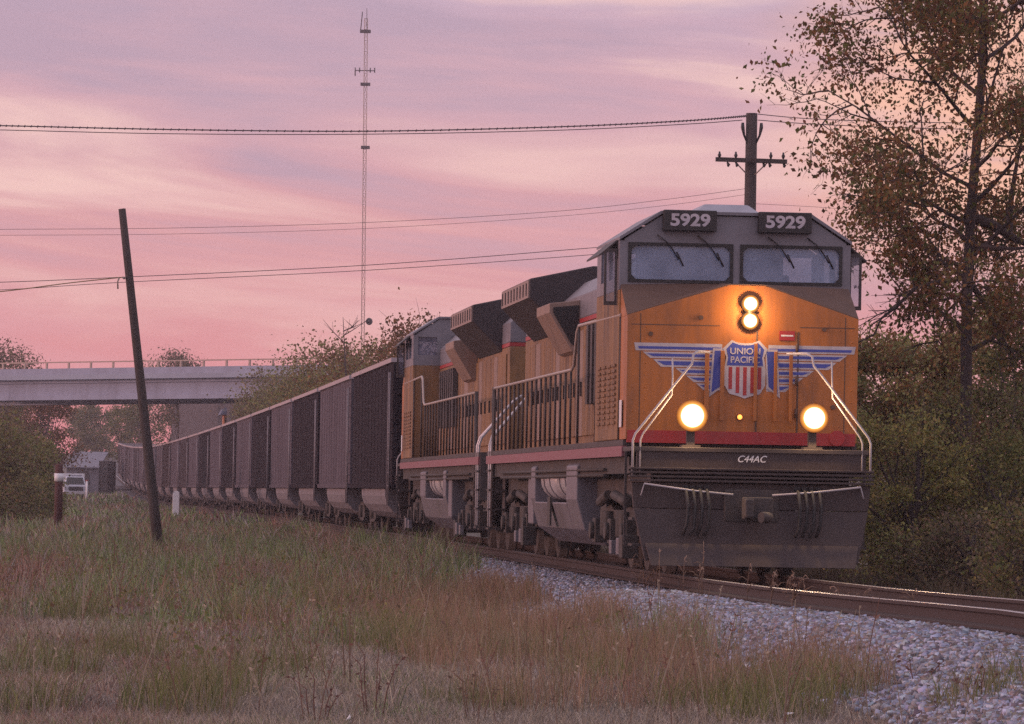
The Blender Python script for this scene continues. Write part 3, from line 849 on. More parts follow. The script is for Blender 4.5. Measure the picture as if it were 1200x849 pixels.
    for s in (-1, 1):
        box("side_sill", M_sill, root, *(sorted((s * 1.47, s * 1.535))), 0.12, 20.4, 1.52, 1.655)
        box("sill_lower", M_under, root, *(sorted((s * 1.35, s * 1.45))), 0.0, 20.3, 1.30, 1.518)
    box("underframe", M_under, root, -1.2, 1.2, -.84, 20.3, 0.95, 1.50)
    for s in (-1, 1):
        for k, zz in enumerate((1.36, 1.28)): tube("brake_pipe", M_under, root, [(s * 1.48, 2.5, zz), (s * 1.48, 18, zz)], .025, 6)
    # handrails along the walkway
    for s in (-1, 1):
        x = s * 1.50
        tube("side_handrail", M_pinkrail, root, [(x, .7, 3.36), (x, 5.9, 3.40), (x, 6.15, 3.32), (x, 6.5, 2.86), (x, 6.8, 2.80), (x, 19.4, 2.80)], .024, 8)
        for y in (0.75, 3.6, 5.9):
            tube("stanchion", M_dkgrey, root, [(x, y, 1.74), (x, y, 3.36)], .02)
        for k in range(18):
            y = 6.9 + .73 * k
            tube("stanchion", M_dkgrey, root, [(x, y, 1.74), (x, y, 2.80)], .02)
        tube("stanchion", M_dkgrey, root, [(x, 19.4, 0.5), (x, 19.4, 2.82)], .035, 8)
        # pale rear step rails
        for dy_ in (0, .35):
            tube("step_handrail", M_steelpale, root, [(x, 19.75 + dy_, .45), (x, 19.75 + dy_, 1.85), (x * .97, 19.8 + dy_, 2.0), (x * .6, 20.1, 2.65), (x * .5, 20.2, 2.75)], .024, 8)
        stp = MB()
        for k in range(4): stp.box(*(sorted((s * 1.26, s * 1.54))), 19.7, 20.2, .40 + .33 * k, .43 + .33 * k)
        stp.box(*(sorted((s * 1.24, s * 1.26))), 19.7, 20.2, .4, 1.65)
        stp.build("corner_steps", M_dkgrey, root)
    box("rear_plate", M_dkgrey, root, -1.5, 1.5, 20.4, 20.46, .9, 1.735)
    cp = MB(); cp.box(-.11, .11, 20.46, 20.75, .80, .98); cp.box(-.17, .2, 20.7, 20.9, .74, 1.02)
    cp.build("coupler", M_under, root, .02)
    # ---- fuel tank with recessed air reservoirs
    ft = MB()
    full = [(-1.05, .30), (1.05, .30), (1.38, .52), (1.5, .95), (1.5, 1.42), (1.42, 1.49), (-1.42, 1.49), (-1.5, 1.42), (-1.5, .95), (-1.38, .52)]
    lowp = [(-1.052, .301), (1.052, .301), (1.382, .521), (1.5, .90), (-1.5, .90), (-1.382, .521)]
    ft.prism(full, 5.9, 7.3); ft.prism(lowp, 7.302, 12.0); ft.prism(full, 12.002, 12.6); ft.box(-.6, .6, 7.302, 12.0, .903, 1.48)
    tk = ft.build("fuel_tank", M_tank, root, .02)
    box("filler_box", M_under, tk, -1.53, -1.502, 9.3, 9.7, .55, .98)
    for s in (-1, 1):
        for yy in ((7.45, 9.5), (9.7, 11.85)):
            ar = MB().tube([(s * 1.12, yy[0], 1.24), (s * 1.12, yy[0] + .1, 1.24), (s * 1.12, yy[1] - .1, 1.24), (s * 1.12, yy[1], 1.24)], [.18, .31, .31, .18], 20)
            ar = ar.build("air_reservoir", M_steelpale, root)
            for f in (.3, .7):
                yc = yy[0] + (yy[1] - yy[0]) * f
                MB().cyl((s * 1.12, yc, 1.24), (s * 1.12, yc + .07, 1.24), .322, 20).build("strap", M_tank, ar)
    for q in ((-1.45, -1.0, 12.75, 13.5, .55, 1.3), (1.0, 1.45, 12.75, 13.5, .55, 1.3), (-1.4, -1.05, 13.6, 14.1, .7, 1.35)): box("equipment_locker", M_tank, root, *q, .02)
    # ---- trucks
    for yc in (3.0, 16.7):
        tr = MB()
        for s in (-1, 1):
            pts = [(yc - 2.35, .62), (yc - 2.2, .45), (yc - 1.0, .45), (yc - .8, .36), (yc + .8, .36), (yc + 1.0, .45), (yc + 2.2, .45), (yc + 2.35, .62), (yc + 2.3, .86), (yc + 1.3, .95), (yc + .7, .82), (yc - .7, .82), (yc - 1.3, .95), (yc - 2.3, .86)]
            tr.prism(pts, *(sorted((s * 1.08, s * 1.22))), axis='x')
            for a in (-1.85, 0, 1.85):
                tr.box(*(sorted((s * 1.22, s * 1.36))), yc + a - .17, yc + a + .17, .36, .70)
                tr.cyl((s * 1.36, yc + a, .53), (s * 1.42, yc + a, .53), .12, 12)
            for a in (-1.1, -.75, .75, 1.1): tr.cyl((s * 1.27, yc + a, .46), (s * 1.27, yc + a, .80), .085, 10)
            tr.tube([(s * 1.3, yc - 1.6, .92), (s * 1.33, yc - .4, 1.02)], .07, 8); tr.tube([(s * 1.3, yc + 1.6, .92), (s * 1.33, yc + .4, 1.02)], .07, 8)
            tr.box(*(sorted((s * 1.24, s * 1.46))), yc - 2.45, yc - 2.1, .2, .5)
        tr.box(-1.05, 1.05, yc - .5, yc + .5, .55, .93)
        tk_ = tr.build("truck", M_under, root, .012)
        for a in (-1.85, 0, 1.85):
            wh = MB()
            wh.cyl((-.9, yc + a, .53), (.9, yc + a, .53), .09, 10)
            for s in (-1, 1):
                wh.tube([(s * .69, yc + a, .53), (s * .72, yc + a, .53), (s * .72, yc + a, .53), (s * .83, yc + a, .53)], [.56, .56, .53, .52], 24)
            wh.build("wheelset", M_under, tk_)
        for s in (-1, 1):
            for ya, yb, zt in ((yc - 2.05, yc - 1.75, .46), (yc - 1.2, yc - .95, .42)): box("brake_bracket", M_tank, tk_, *(sorted((s * 1.38, s * 1.46))), ya, yb, .24, zt, .01)
    return root
M_glass2 = glassmat("clear_window_glass", (0.35, 0.33, 0.42), 0.25)
M_palegrey = mat("pale_grey_cover", (0.36, 0.36, 0.42), 0.5, scale=3)
M_palepink = mat("lit_screen", (0.34, 0.25, 0.23), 0.7, dirt=(0.2, .14, .13), scale=9)  # pink light on the outer face put into the screen colour
M_radshade = mat("shaded_radiator_housing", (0.045, 0.036, 0.042), 0.7, dirt=(0.025, .02, .022), scale=3)  # shade on the front and underside put into the housing colour
M_dusk = mat("brown_grey_panel", (0.30, 0.20, 0.16), 0.6, dirt=(0.14, .10, .09), scale=3)
M_pinkrail = mat("pink_lit_handrail", (0.42, 0.34, 0.31), 0.5, scale=6)  # pink light along the side rails put into their colour

lead = build_loco()
tag(lead, "lead yellow and grey freight locomotive with lit headlights and number 5929", "locomotive", "locomotives of the coal train")
YL2 = 103.2
second = copy_tree(lead, None, skip=("winged_shield", "number_board", "nose_spill_light"), swap={M_lamp: M_lensoff, M_ditch: M_lensoff, M_amber: M_lensoff})
second.location = (tx(YL2 - 1), YL2 - 1.2, 0); second.rotation_euler = (0, 0, heading(92) + math.pi)
tag(second, "second yellow and grey locomotive, coupled hood first behind the lead engine", "locomotive", "locomotives of the coal train")

# ================================================================== COAL CARS
CAR_L, CAR_P = 15.2, 16.2
def build_car():
    root = empty("coal_car", (0, 0, 0))
    hw, z0, z1 = 1.56, 1.10, 3.92
    b = MB()
    b.box(-hw, -hw + .06, 0, CAR_L, z0, z1); b.box(hw - .06, hw, 0, CAR_L, z0, z1)
    b.box(-hw + .06, hw - .06, 0.0, .06, z0, z1); b.box(-hw + .06, hw - .06, CAR_L - .06, CAR_L, z0, z1)
    b.box(-hw + .06, hw - .06, .06, CAR_L - .06, z0, z0 + .05)
    for k in range(1, 12):
        y = CAR_L * k / 12
        for s in (-1, 1): b.box(*(sorted((s * (hw + .002), s * (hw + .006)))), y - .05, y + .05, z0 + .12, z1 - .12)
    for s in (-1, 1): b.box(*(sorted((s * (hw + .002), s * (hw + .05)))), .02, CAR_L - .02, z0, z0 + .11)
    for e in (-.05, CAR_L + .002):
        for k in range(4): b.box(-hw + .1, hw - .1, e, e + .048, 1.35 + .62 * k, 1.45 + .62 * k)
        for s in (-1, 1): b.box(*(sorted((s * (hw - .1), s * (hw - .01)))), e, e + .048, z0, z1 - .1)
    b.build("body", M_car[0], root)
    t = MB()
    for s in (-1, 1): t.box(*(sorted((s * (hw - .09), s * (hw + .06)))), -.06, CAR_L + .06, z1, z1 + .10)
    t.box(-hw + .09, hw - .09, -.06, .08, z1, z1 + .10); t.box(-hw + .09, hw - .09, CAR_L - .08, CAR_L + .06, z1, z1 + .10)
    t.build("top_chord", M_chord, root)
    tb = MB()
    prof = [(-1.5, 1.09)] + [(-1.5 + .02 * k * k / 9.0 + 0, 1.09 - .02) for k in ()] + [(-1.50, .92), (-1.44, .72), (-1.30, .55), (-1.05, .42), (-.7, .36), (.7, .36), (1.05, .42), (1.30, .55), (1.44, .72), (1.50, .92), (1.5, 1.09)]
    tb.prism(prof, 3.2, CAR_L - 3.2)
    tb.build("bathtub", M_tub, root, .02)
    cl = MB().prism([(-1.5, 3.3), (1.5, 3.3), (.6, 3.85), (-.6, 3.85)], .1, CAR_L - .1)
    cl.build("coal_load", M_coal, root)
    for e, s in ((0.0, -1), (CAR_L, 1)):
        ld = MB()
        for k in range(9): ld.tube([(s * (hw + .06), e - s * .15, 1.15 + .3 * k), (s * (hw + .06), e - s * .55, 1.15 + .3 * k)], .014, 4)
        ld.tube([(s * (hw + .06), e - s * .12, .7), (s * (hw + .06), e - s * .12, 3.7)], .018, 4); ld.tube([(s * (hw + .06), e - s * .58, .7), (s * (hw + .06), e - s * .58, 3.7)], .018, 4)
        ld.build("ladder", M_tub, root)
    sl = MB().box(-.3, .3, -.3, CAR_L + .3, .80, 1.05); sl.box(-.14, .14, -.48, -.3, .78, 1.0); sl.box(-.14, .14, CAR_L + .3, CAR_L + .48, .78, 1.0)
    sl.build("centre_sill", M_under, root)
    for yc in (1.75, CAR_L - 1.75):
        tr = MB()
        for s in (-1, 1):
            tr.prism([(yc - 1.2, .38), (yc - .85, .30), (yc - .5, .26), (yc + .5, .26), (yc + .85, .30), (yc + 1.2, .38), (yc + 1.2, .58), (yc + .6, .74), (yc - .6, .74), (yc - 1.2, .58)], *(sorted((s * .98, s * 1.12))), axis='x')
            for k in (-.14, .14): tr.cyl((s * 1.13, yc + k, .34), (s * 1.13, yc + k, .66), .07, 8)
        tr.box(-.97, .97, yc - .2, yc + .2, .45, .78)
        tk = tr.build("truck", M_under, root)
        for a in (-.9, .9):
            wh = MB().cyl((-.9, yc + a, .46), (.9, yc + a, .46), .08, 8)
            for s in (-1, 1): wh.cyl((s * .70, yc + a, .46), (s * .83, yc + a, .46), .455, 20)
            wh.build("wheelset", M_under, tk)
    return root
M_car = [mat("dark_brown_car_side", (0.021, 0.016, 0.023), 0.7, dirt=(0.013, .010, .015), dirt_amt=.8, scale=.9, stretch=(1, 1, .4), spec=.06),
         mat("grey_brown_car_side", (0.112, 0.096, 0.118), 0.65, dirt=(0.066, .055, .068), dirt_amt=.8, scale=.9, stretch=(1, 1, .4), spec=.06),
         mat("dull_brown_car_side", (0.060, 0.048, 0.056), 0.7, dirt=(0.04, .03, .034), dirt_amt=.8, scale=.9, stretch=(1, 1, .4), spec=.06)]
M_chord = mat("sunlit_top_chord", (0.42, 0.35, 0.37), 0.5, scale=2)  # pale pink stands in for low sun catching the chord
M_tub = mat("dusty_tub", (0.22, 0.20, 0.225), 0.6, dirt=(.12, .1, .105), scale=1.2)
M_coal = mat("coal", (0.02, 0.02, 0.022), 0.7, bump=1.0, bscale=12)
car0 = build_car()
ORD = "first second third fourth fifth sixth seventh eighth ninth tenth eleventh twelfth thirteenth fourteenth fifteenth sixteenth seventeenth eighteenth nineteenth twentieth twenty-first twenty-second".split()
seq = [0, 1, 0, 1, 0, 1, 0, 1, 0, 1, 2, 1, 2, 1, 1, 2, 1, 2, 1, 2, 1, 2]
CW = ["dark brown", "dusty grey", "dull brown"]
Y0 = 104.4
for i in range(22):
    o = car0 if i == 0 else copy_tree(car0)
    Ya = Y0 + CAR_P * i
    a, b_ = Vector((tx(Ya), Ya, tz(Ya))), Vector((tx(Ya + CAR_L), Ya + CAR_L, tz(Ya + CAR_L)))
    d = b_ - a
    o.location = a; o.rotation_euler = (math.atan2(d.z, d.y), 0, -math.atan2(d.x, d.y))
    for ch in o.children:
        if ch.name.split('.')[0] == "body":
            ch.material_slots[0].link = 'OBJECT'; ch.material_slots[0].material = M_car[seq[i]]
    tag(o, CW[seq[i]] + " open coal car, " + ORD[i] + " car behind the locomotives", "coal car", "coal cars of the train")

# ================================================================== BRIDGE
def build_bridge():
    A = P(330, 466.5, 293); Bp = P(-110, 471, 308)
    d = (Bp - A); L = math.hypot(d.x, d.y)
    root = tag(empty("overpass_bridge", A, math.atan2(d.y, d.x)), "pale concrete road overpass spanning the railway in the background", "bridge")
    slope = d.z / L
    def bar(x0, x1, y0, y1, z0, z1): return [(x0, y0, z0 + slope * x0), (x1, y0, z0 + slope * x1), (x1, y1, z0 + slope * x1), (x0, y1, z0 + slope * x0), (x0, y0, z1 + slope * x0), (x1, y0, z1 + slope * x1), (x1, y1, z1 + slope * x1), (x0, y1, z1 + slope * x0)]
    # +y of this frame points towards the camera side (root is turned about 180 degrees)
    W_ = 11.0
    for yy in (0.0, -3.4, -6.8, -10.2):
        g = MB()
        g.hexa(bar(-.3, L, yy - .25, yy + .25, 0, .30)); g.hexa(bar(-.3, L, yy - .1, yy + .1, .302, 1.08)); g.hexa(bar(-.3, L, yy - .25, yy + .25, 1.082, 1.3))
        g.build("girder", M_girder, root)
    MB().hexa(bar(-6, L, -W_, .75, 1.302, 1.62)).build("deck", M_concrete, root)
    MB().hexa(bar(-6, L, .45, .72, 1.622, 2.02)).build("parapet", M_girder, root)
    MB().hexa(bar(-6, L, -W_, -W_ + .27, 1.622, 2.02)).build("parapet", M_girder, root)
    for yy in (.58, -W_ + .14):
        rl = MB(); rl.hexa(bar(-6, L, yy - .05, yy + .05, 2.38, 2.46)); rl.build("railing", M_galv, root)
        k = -5.0
        while k < L:
            MB().hexa(bar(k, k + .12, yy - .05, yy + .05, 2.022, 2.379)).build("railing_post", M_galv, root); k += 1.75
    for x in (0.4,):
        pr = MB()
        for yy in (-.6, -5, -9.4): pr.cyl((x, yy, -7.6), (x, yy, -1.02), .42, 14)
        pr.box(x - .55, x + .55, -10.2, .3, -1.0, -.05)
        pr.build("pier", M_concrete, root)
    ab = MB(); ab.box(-7.5, -4.2, -11, .6, -7.6, 1.29); ab.build("abutment", M_conc_dark, root)
M_girder = mat("pale_blue_grey_girder", (0.36, 0.385, 0.50), 0.75, dirt=(0.23, .23, .29), dirt_amt=.7, scale=.9, stretch=(1, 1, .12))
build_bridge()
def dark_fill_wall():  # wall added to make the dark mass under the overpass
    root = tag(empty("dark_fill_wall", (tx(310) + 3.7, 310, 0)), "dark wall added to fill the dark area under the right end of the overpass", "wall")
    mb = MB(); ys = list(range(310, 461, 10)); o = Vector(root.location)
    for Y in ys:
        h = 7.3 + 3.2 * (Y - 310) / 150.0
        for dx_, z in ((0, -.6), (1.2, -.6), (1.2, h), (0, h)): mb.v.append((tx(Y) + 3.7 + dx_ - o.x, Y - o.y, tz(Y) + z))
    n = len(ys)
    for i in range(n - 1):
        for k in range(4): mb.face((i * 4 + k, i * 4 + (k + 1) % 4, (i + 1) * 4 + (k + 1) % 4, (i + 1) * 4 + k))
    mb.face((0, 3, 2, 1)); e = (n - 1) * 4; mb.face((e, e + 1, e + 2, e + 3))
    mb.build("wall", M_wallc, root)
M_wallc = mat("dark_wall_concrete", (0.085, 0.07, 0.08), 0.9, dirt=(0.05, .042, .048), scale=.5)
dark_fill_wall()

# ================================================================== POLES, WIRES, TOWER
def lean_pole():
    b = P(188, 640, 115); t = P(143, 245, 115)
    b.z = gz(b.x, b.y) - .3
    root = tag(empty("utility_pole", b), "old dark leaning utility pole without crossarm, left of the train", "utility pole")
    n = 7; pts = [(t - b) * (k / (n - 1)) for k in range(n)]
    MB().tube(pts, [.135 - .045 * k / (n - 1) for k in range(n)], 12).build("pole", M_wood, root)
    br = MB(); c = P(146, 326, 115) - b
    br.cyl(c + Vector((-.02, -.16, 0)), c + Vector((-.02, .16, 0)), .03, 6); br.tube([c + Vector((-.12, -.12, 0)), c + Vector((-.16, -.12, -.1)), c + Vector((-.15, -.12, -.28))], .02, 5)
    br.build("bracket", M_galv, root)
    return root
lean_pole()
def cross_pole():
    base = P(872, 640, 120); base.z = gz(base.x, 120)
    top = P(881, 133, 120)
    root = tag(empty("utility_pole", base), "tall wooden utility pole with one crossarm rising behind the locomotive cab", "utility pole")
    t = top - base
    MB().tube([Vector((0, 0, -.3)), t * .5, t], [.19, .165, .145], 12).build("pole", M_wood, root)
    ax = P(880, 189, 120) - base
    arm = MB().box(-.92, .92, -.06, .06, -.055, .055).build("crossarm", M_wood, root); arm.location = ax + Vector((0, -.2, 0)); arm.rotation_euler = (0, R(1.0), 0)
    br = MB()
    for s in (-1, 1): br.tube([(s * .42, -.2, -.04), (s * .1, -.16, -.36)], .018, 5)
    br.build("arm_brace", M_galv, root).location = ax
    for px in (-.82, -.40, .50, .82):
        i_ = MB().tube([(px, -.2, .05), (px, -.2, .13), (px, -.2, .16), (px, -.2, .22)], [.02, .05, .03, .02], 8)
        i_.build("insulator", M_black, root).location = ax
    for px in (-.62, -.40, .30, .45, .82):
        MB().tube([(px, -.2, -.05), (px + .04, -.2, -.12), (px + .02, -.2, -.17)], [.02, .045, .02], 8).build("hanger", M_black, root).location = ax
    tt = P(881, 150, 120) - base
    for s in (-1, 1):
        MB().tube([(s * .05, -.05, -.55), (s * .2, -.1, -.2), (s * .24, -.1, .0), (s * .24, -.1, .12)], [.02, .03, .05, .035], 7).build("top_bracket", M_black, root).location = tt
cross_pole()

def wire(pts, Y, r, label, grp, mm=None, name="overhead_wire", fuzz=0.0):
    w = [P(px, py, Y) for px, py in pts]
    # smooth sag through the measured points (Catmull-Rom)
    out = []
    for i in range(len(w) - 1):
        p0, p1, p2, p3 = w[max(0, i - 1)], w[i], w[i + 1], w[min(len(w) - 1, i + 2)]
        for k in range(8):
            t = k / 8.0
            out.append(.5 * ((2 * p1) + (-p0 + p2) * t + (2 * p0 - 5 * p1 + 4 * p2 - p3) * t * t + (-p0 + 3 * p1 - 3 * p2 + p3) * t ** 3))
    out.append(w[-1])
    o = MB().tube(out, r, 6)
    if fuzz:
        # lashed cable: small hangers along it
        for i in range(0, len(out) - 1):
            for k in range(3):
                p = out[i].lerp(out[i + 1], k / 3.0)
                o.cyl(p + Vector((0, 0, -fuzz)), p + Vector((0.02, 0, fuzz)), r * .8, 4)
    tag(o.build(name, mm or M_wire), label, "wire", grp)
G = "overhead wires across the sky"
wire([(-120, 146), (0, 147.5), (200, 152), (430, 154), (650, 149), (800, 142), (876, 136)], 120, .018, "uppermost cable from pole top, left of the pole", G, fuzz=.03)
wire([(-120, 150.5), (0, 152.5), (200, 157), (430, 157.5), (650, 153), (800, 146), (870, 141)], 120.3, .012, "thin cable just below the uppermost cable, left of the pole", G)
wire([(888, 134), (960, 140), (1100, 144), (1300, 146)], 120, .012, "upper cable from pole top running right into the tree", G)
wire([(888, 141), (960, 146), (1100, 151), (1300, 153)], 120.3, .012, "lower cable from pole top running right into the tree", G)
wire([(-120, 270), (0, 269), (200, 267.5), (430, 261), (650, 248), (780, 234), (876, 221)], 120, .006, "upper cable of the faint middle pair, meeting the pole below its crossarm", G)
wire([(-120, 277), (0, 276), (200, 274.5), (430, 268), (650, 254), (780, 241), (876, 228)], 120.3, .005, "lower cable of the faint middle pair", G)
wire([(884, 239), (960, 243), (1050, 249), (1300, 256)], 120, .005, "thin cable right of the pole just above the cab roof", G)
wire([(-120, 333), (0, 331), (145, 325), (430, 311), (690, 291), (872, 276)], 121, .010, "upper cable of the lowest pair, passing behind the leaning pole", G)
wire([(-120, 343), (0, 340), (145, 331), (430, 317), (690, 299), (872, 283)], 121.3, .009, "lower cable of the lowest pair, passing behind the leaning pole", G)
wire([(882, 278), (1005, 292), (1080, 302), (1300, 322)], 121, .012, "upper cable right of the cab running into the tree", G)
wire([(882, 290), (1005, 304), (1080, 314), (1300, 334)], 121.3, .010, "lower cable right of the cab running into the tree", G)
M_oldwire = mat("tan_old_wire", (0.30, 0.21, 0.10), 0.7, scale=2)
wire([(-160, 357), (0, 342), (80, 332), (145, 325)], 115, .014, "tan wire tied to the leaning pole, running left", G, M_oldwire)

M_mast = mat("tan_mast_paint", (0.50, 0.36, 0.30), 0.6, scale=.3)
def tower():
    Y = 480
    b = P(424.5, 470, Y); t = P(428.5, 22, Y); b.z = gz(-40, 470)
    root = tag(empty("radio_tower", b), "tall thin guyed lattice radio mast rising behind the trees", "radio tower")
    H = (t - b).z; mb = MB()
    s = .21
    cs = [Vector((s, 0, 0)), Vector((-s * .5, s * .87, 0)), Vector((-s * .5, -s * .87, 0))]
    ax = (t - b)
    for c in cs: mb.tube([c, c + ax], .032, 4)
    n = int(H / 1.1)
    for k in range(n):
        z0, z1 = ax * (k / n), ax * ((k + 1) / n)
        for i in range(3):
            mb.tube([cs[i] + z0, cs[(i + 1) % 3] + z1], .02, 3, cap=False); mb.tube([cs[i] + z1, cs[(i + 1) % 3] + z1], .02, 3, cap=False)
    mb.build("mast", M_mast, root)
    def at(py): return P(426.5, py, Y) - b
    an = MB()
    an.tube([at(37) + Vector((-.35, 0, 0)), at(14) + Vector((-.15, 0, 0))], .05, 4); an.tube([at(37) + Vector((.3, 0, 0)), at(10) + Vector((.3, 0, 0))], .03, 4)
    an.build("whip_antenna", M_wire, root)
    for py, w_ in ((37, .55), (99, .5), (173, .45)):
        p = at(py) + Vector((.15, 0, 0)); MB().box(-w_, w_, -.3, .3, -.15, .15).build("collar", M_wire, root).location = p
    p = at(83) + Vector((.1, 0, 0)); yb = MB().tube([(-1.0, 0, 0), (1.0, 0, 0)], .05, 4)
    for x in (-1.0, -.55, .55, 1.0): yb.tube([(x, 0, -.55 if x < -.9 else -.2), (x, 0, .3)], .06, 4)
    yb.build("dipole_array", M_wire, root).location = p
    d = MB().dome((0, 0, 0), (.4, -1, 0), .38, .14, 14).cyl((0, .02, 0), (-.5, .1, 0), .06, 6)
    d.build("dish", M_black, root).location = at(377) + Vector((.55, -.3, 0))
tower()

# ================================================================== SMALL THINGS IN THE FIELD
def bollard():
    b = P(68, 620, 150); b.z = gz(b.x, 150)
    root = tag(empty("marker_post", b), "dark reddish brown post with a white band below its dark top, at field left", "post")
    h = (P(68, 544, 150) - b).z
    MB().tube([(0, 0, -.2), (0, 0, h - .04), (0, 0, h)], [.14, .125, .08], 14).build("shaft", M_rust, root)
    MB().cyl((0, 0, h - .56), (0, 0, h - .30), .15, 14).build("reflective_band", M_white, root)
M_rust = mat("reddish_brown_post", (0.085, 0.030, 0.028), 0.8, scale=4, bump=.2)
bollard()
def milepost():
    b = P(206, 603, 225); b.x = min(b.x, tx(225) - 2.6); b.z = gz(b.x, 225)
    root = tag(empty("milepost", b), "short white trackside marker post beside the coal cars, right of the leaning pole", "marker post")
    MB().box(-.16, .16, -.05, .05, -.1, 1.35).build("post", M_white, root, .02)
    MB().prism([(-.16, 1.352), (.16, 1.352), (.08, 1.46), (-.08, 1.46)], -.05, .05).build("cap", M_white, root)
milepost()
def far_post():
    b = P(102, 565, 380); b.z = gz(b.x, 380)
    root = tag(empty("marker_post", b), "pale slim post standing right of the white pickup truck", "post")
    MB().cyl((0, 0, -.1), (0, 0, 1.7), .1, 10).build("shaft", M_white, root)
    MB().cyl((0, 0, 1.702), (0, 0, 1.78), .12, 10).build("cap", M_red, root)
far_post()
def pickup():
    b = P(89, 566, 395); b.z = gz(b.x, 395) + .0
    root = tag(empty("pickup_truck", b, R(8)), "white pickup truck parked facing the camera beside the far end of the train", "pickup truck")
    mb = MB()
    mb.prism([(-1.0, .5), (1.0, .5), (1.02, .95), (.96, 1.2), (-.96, 1.2), (-1.02, .95)], 0.1, 5.4)
    mb.build("body", M_carw, root, .06)
    cb = MB(); cb.hexa([(-.92, 1.3, 1.2), (.92, 1.3, 1.2), (.92, 3.5, 1.2), (-.92, 3.5, 1.2), (-.74, 1.95, 1.92), (.74, 1.95, 1.92), (.74, 3.3, 1.92), (-.74, 3.3, 1.92)])
    cb.build("cab", M_carw, root, .05)
    ws = MB(); ws.hexa([(-.80, 1.33, 1.26), (.80, 1.33, 1.26), (.80, 1.36, 1.26), (-.80, 1.36, 1.26), (-.66, 1.885, 1.86), (.66, 1.885, 1.86), (.66, 1.915, 1.86), (-.66, 1.915, 1.86)])
    o = ws.build("windshield", M_black, root); o.location = (0, -.02, 0)
    MB().box(-.6, .6, .04, .098, .72, 1.05).build("grille", M_black, root)
    for s in (-1, 1):
        MB().box(*(sorted((s * .64, s * .95))), .05, .099, .80, 1.02).build("headlight", M_lensoff, root)
        for y in (1.1, 4.4): 
            wh = MB().cyl((s * .72, y, .4), (s * .99, y, .4), .4, 18).build("wheel", M_rubber, root)
            MB().cyl((s * .991, y, .4), (s * 1.0, y, .4), .22, 14).build("rim", M_steelpale, wh)
        MB().box(*(sorted((s * 1.02, s * 1.25))), 1.75, 1.85, 1.25, 1.5).build("mirror", M_black, root)
    MB().box(-1.02, 1.02, -.06, .06, .42, .66).build("bumper", M_steelpale, root, .02)
    lb = MB().box(-.6, .6, 2.2, 2.5, 1.93, 2.06).build("light_bar", M_palegrey, root)
    tb = MB().box(-.9, .9, 3.6, 3.75, 1.2, 2.2).build("headache_rack", M_white, root)
M_carw = mat("white_car_paint", (0.62, 0.62, 0.70), 0.35, scale=2, dirt_amt=.2)
pickup()
def shed():
    c = P(126, 560, 432); g = gz(c.x - 3, 434)
    x1 = c.x; x0 = P(78, 560, 432).x
    root = tag(empty("storage_shed", (x0, 432, g)), "grey metal shed with pale sloping roof at the far end of the train", "shed")
    L = x1 - x0
    w = MB(); w.box(0, L * .78, 0, 9, 0, 2.4); w.build("wall", M_shed, root)
    MB().box(L * .78 + .002, L, 0.3, 9, 0, 3.1).build("annex_wall", M_dkgrey, root)
    r = MB(); r.hexa([(-.3, -.4, 2.402), (L * .8, -.4, 2.402), (L * .8, 9.3, 3.9), (-.3, 9.3, 3.9), (-.3, -.4, 2.5), (L * .8, -.4, 2.5), (L * .8, 9.3, 4.0), (-.3, 9.3, 4.0)])
    r.build("roof", M_shedroof, root)
    MB().box(L * .25, L * .55, -.05, -.002, 0, 2.1).build("door", M_dkgrey, root)
M_shedroof = mat("hazy_shed_roof", (0.22, 0.21, 0.26), 0.7, scale=1)
M_shed = mat("grey_shed_cladding", (0.20, 0.19, 0.22), 0.7, scale=1, stretch=(8, 8, .2))
shed()

# a third unit whose cab roof shows above the coal cars
def far_loco():
    Yf = 338.0
    root = tag(empty("rail_crane", (tx(Yf) + 4.6, Yf, gz(tx(Yf) + 4.6, Yf)), heading(Yf)), "orange cab with blue grey roof just showing above the distant coal cars", "rail machine")
    box("cab", M_orange, root, -1.1, .3, 0, 2.6, 2.6, 6.9)
    MB().hexa([(-1.4, -.3, 6.902), (.4, -.3, 6.902), (.4, 3.2, 6.902), (-1.4, 3.2, 6.902), (-1.2, -.2, 7.3), (.3, -.2, 8.0), (.3, 3, 8.0), (-1.2, 3, 7.3)]).build("roof", M_roofblue, root)
    box("cab_window", M_black, root, -1.0, -.3, -.02, -.002, 5.9, 6.7)
    box("chassis", M_under, root, -1.3, 1.3, -2, 7, 1.0, 2.59)
    for y in (-.8, 1, 4.2, 6): MB().cyl((-.85, y, .66), (.85, y, .66), .55, 16).build("wheelset", M_under, root)
M_orange = mat("orange_cab_paint", (0.60, 0.20, 0.05), .5, scale=2)
M_roofblue = mat("blue_grey_roof", (0.16, 0.17, 0.24), .6, scale=2)
far_loco()

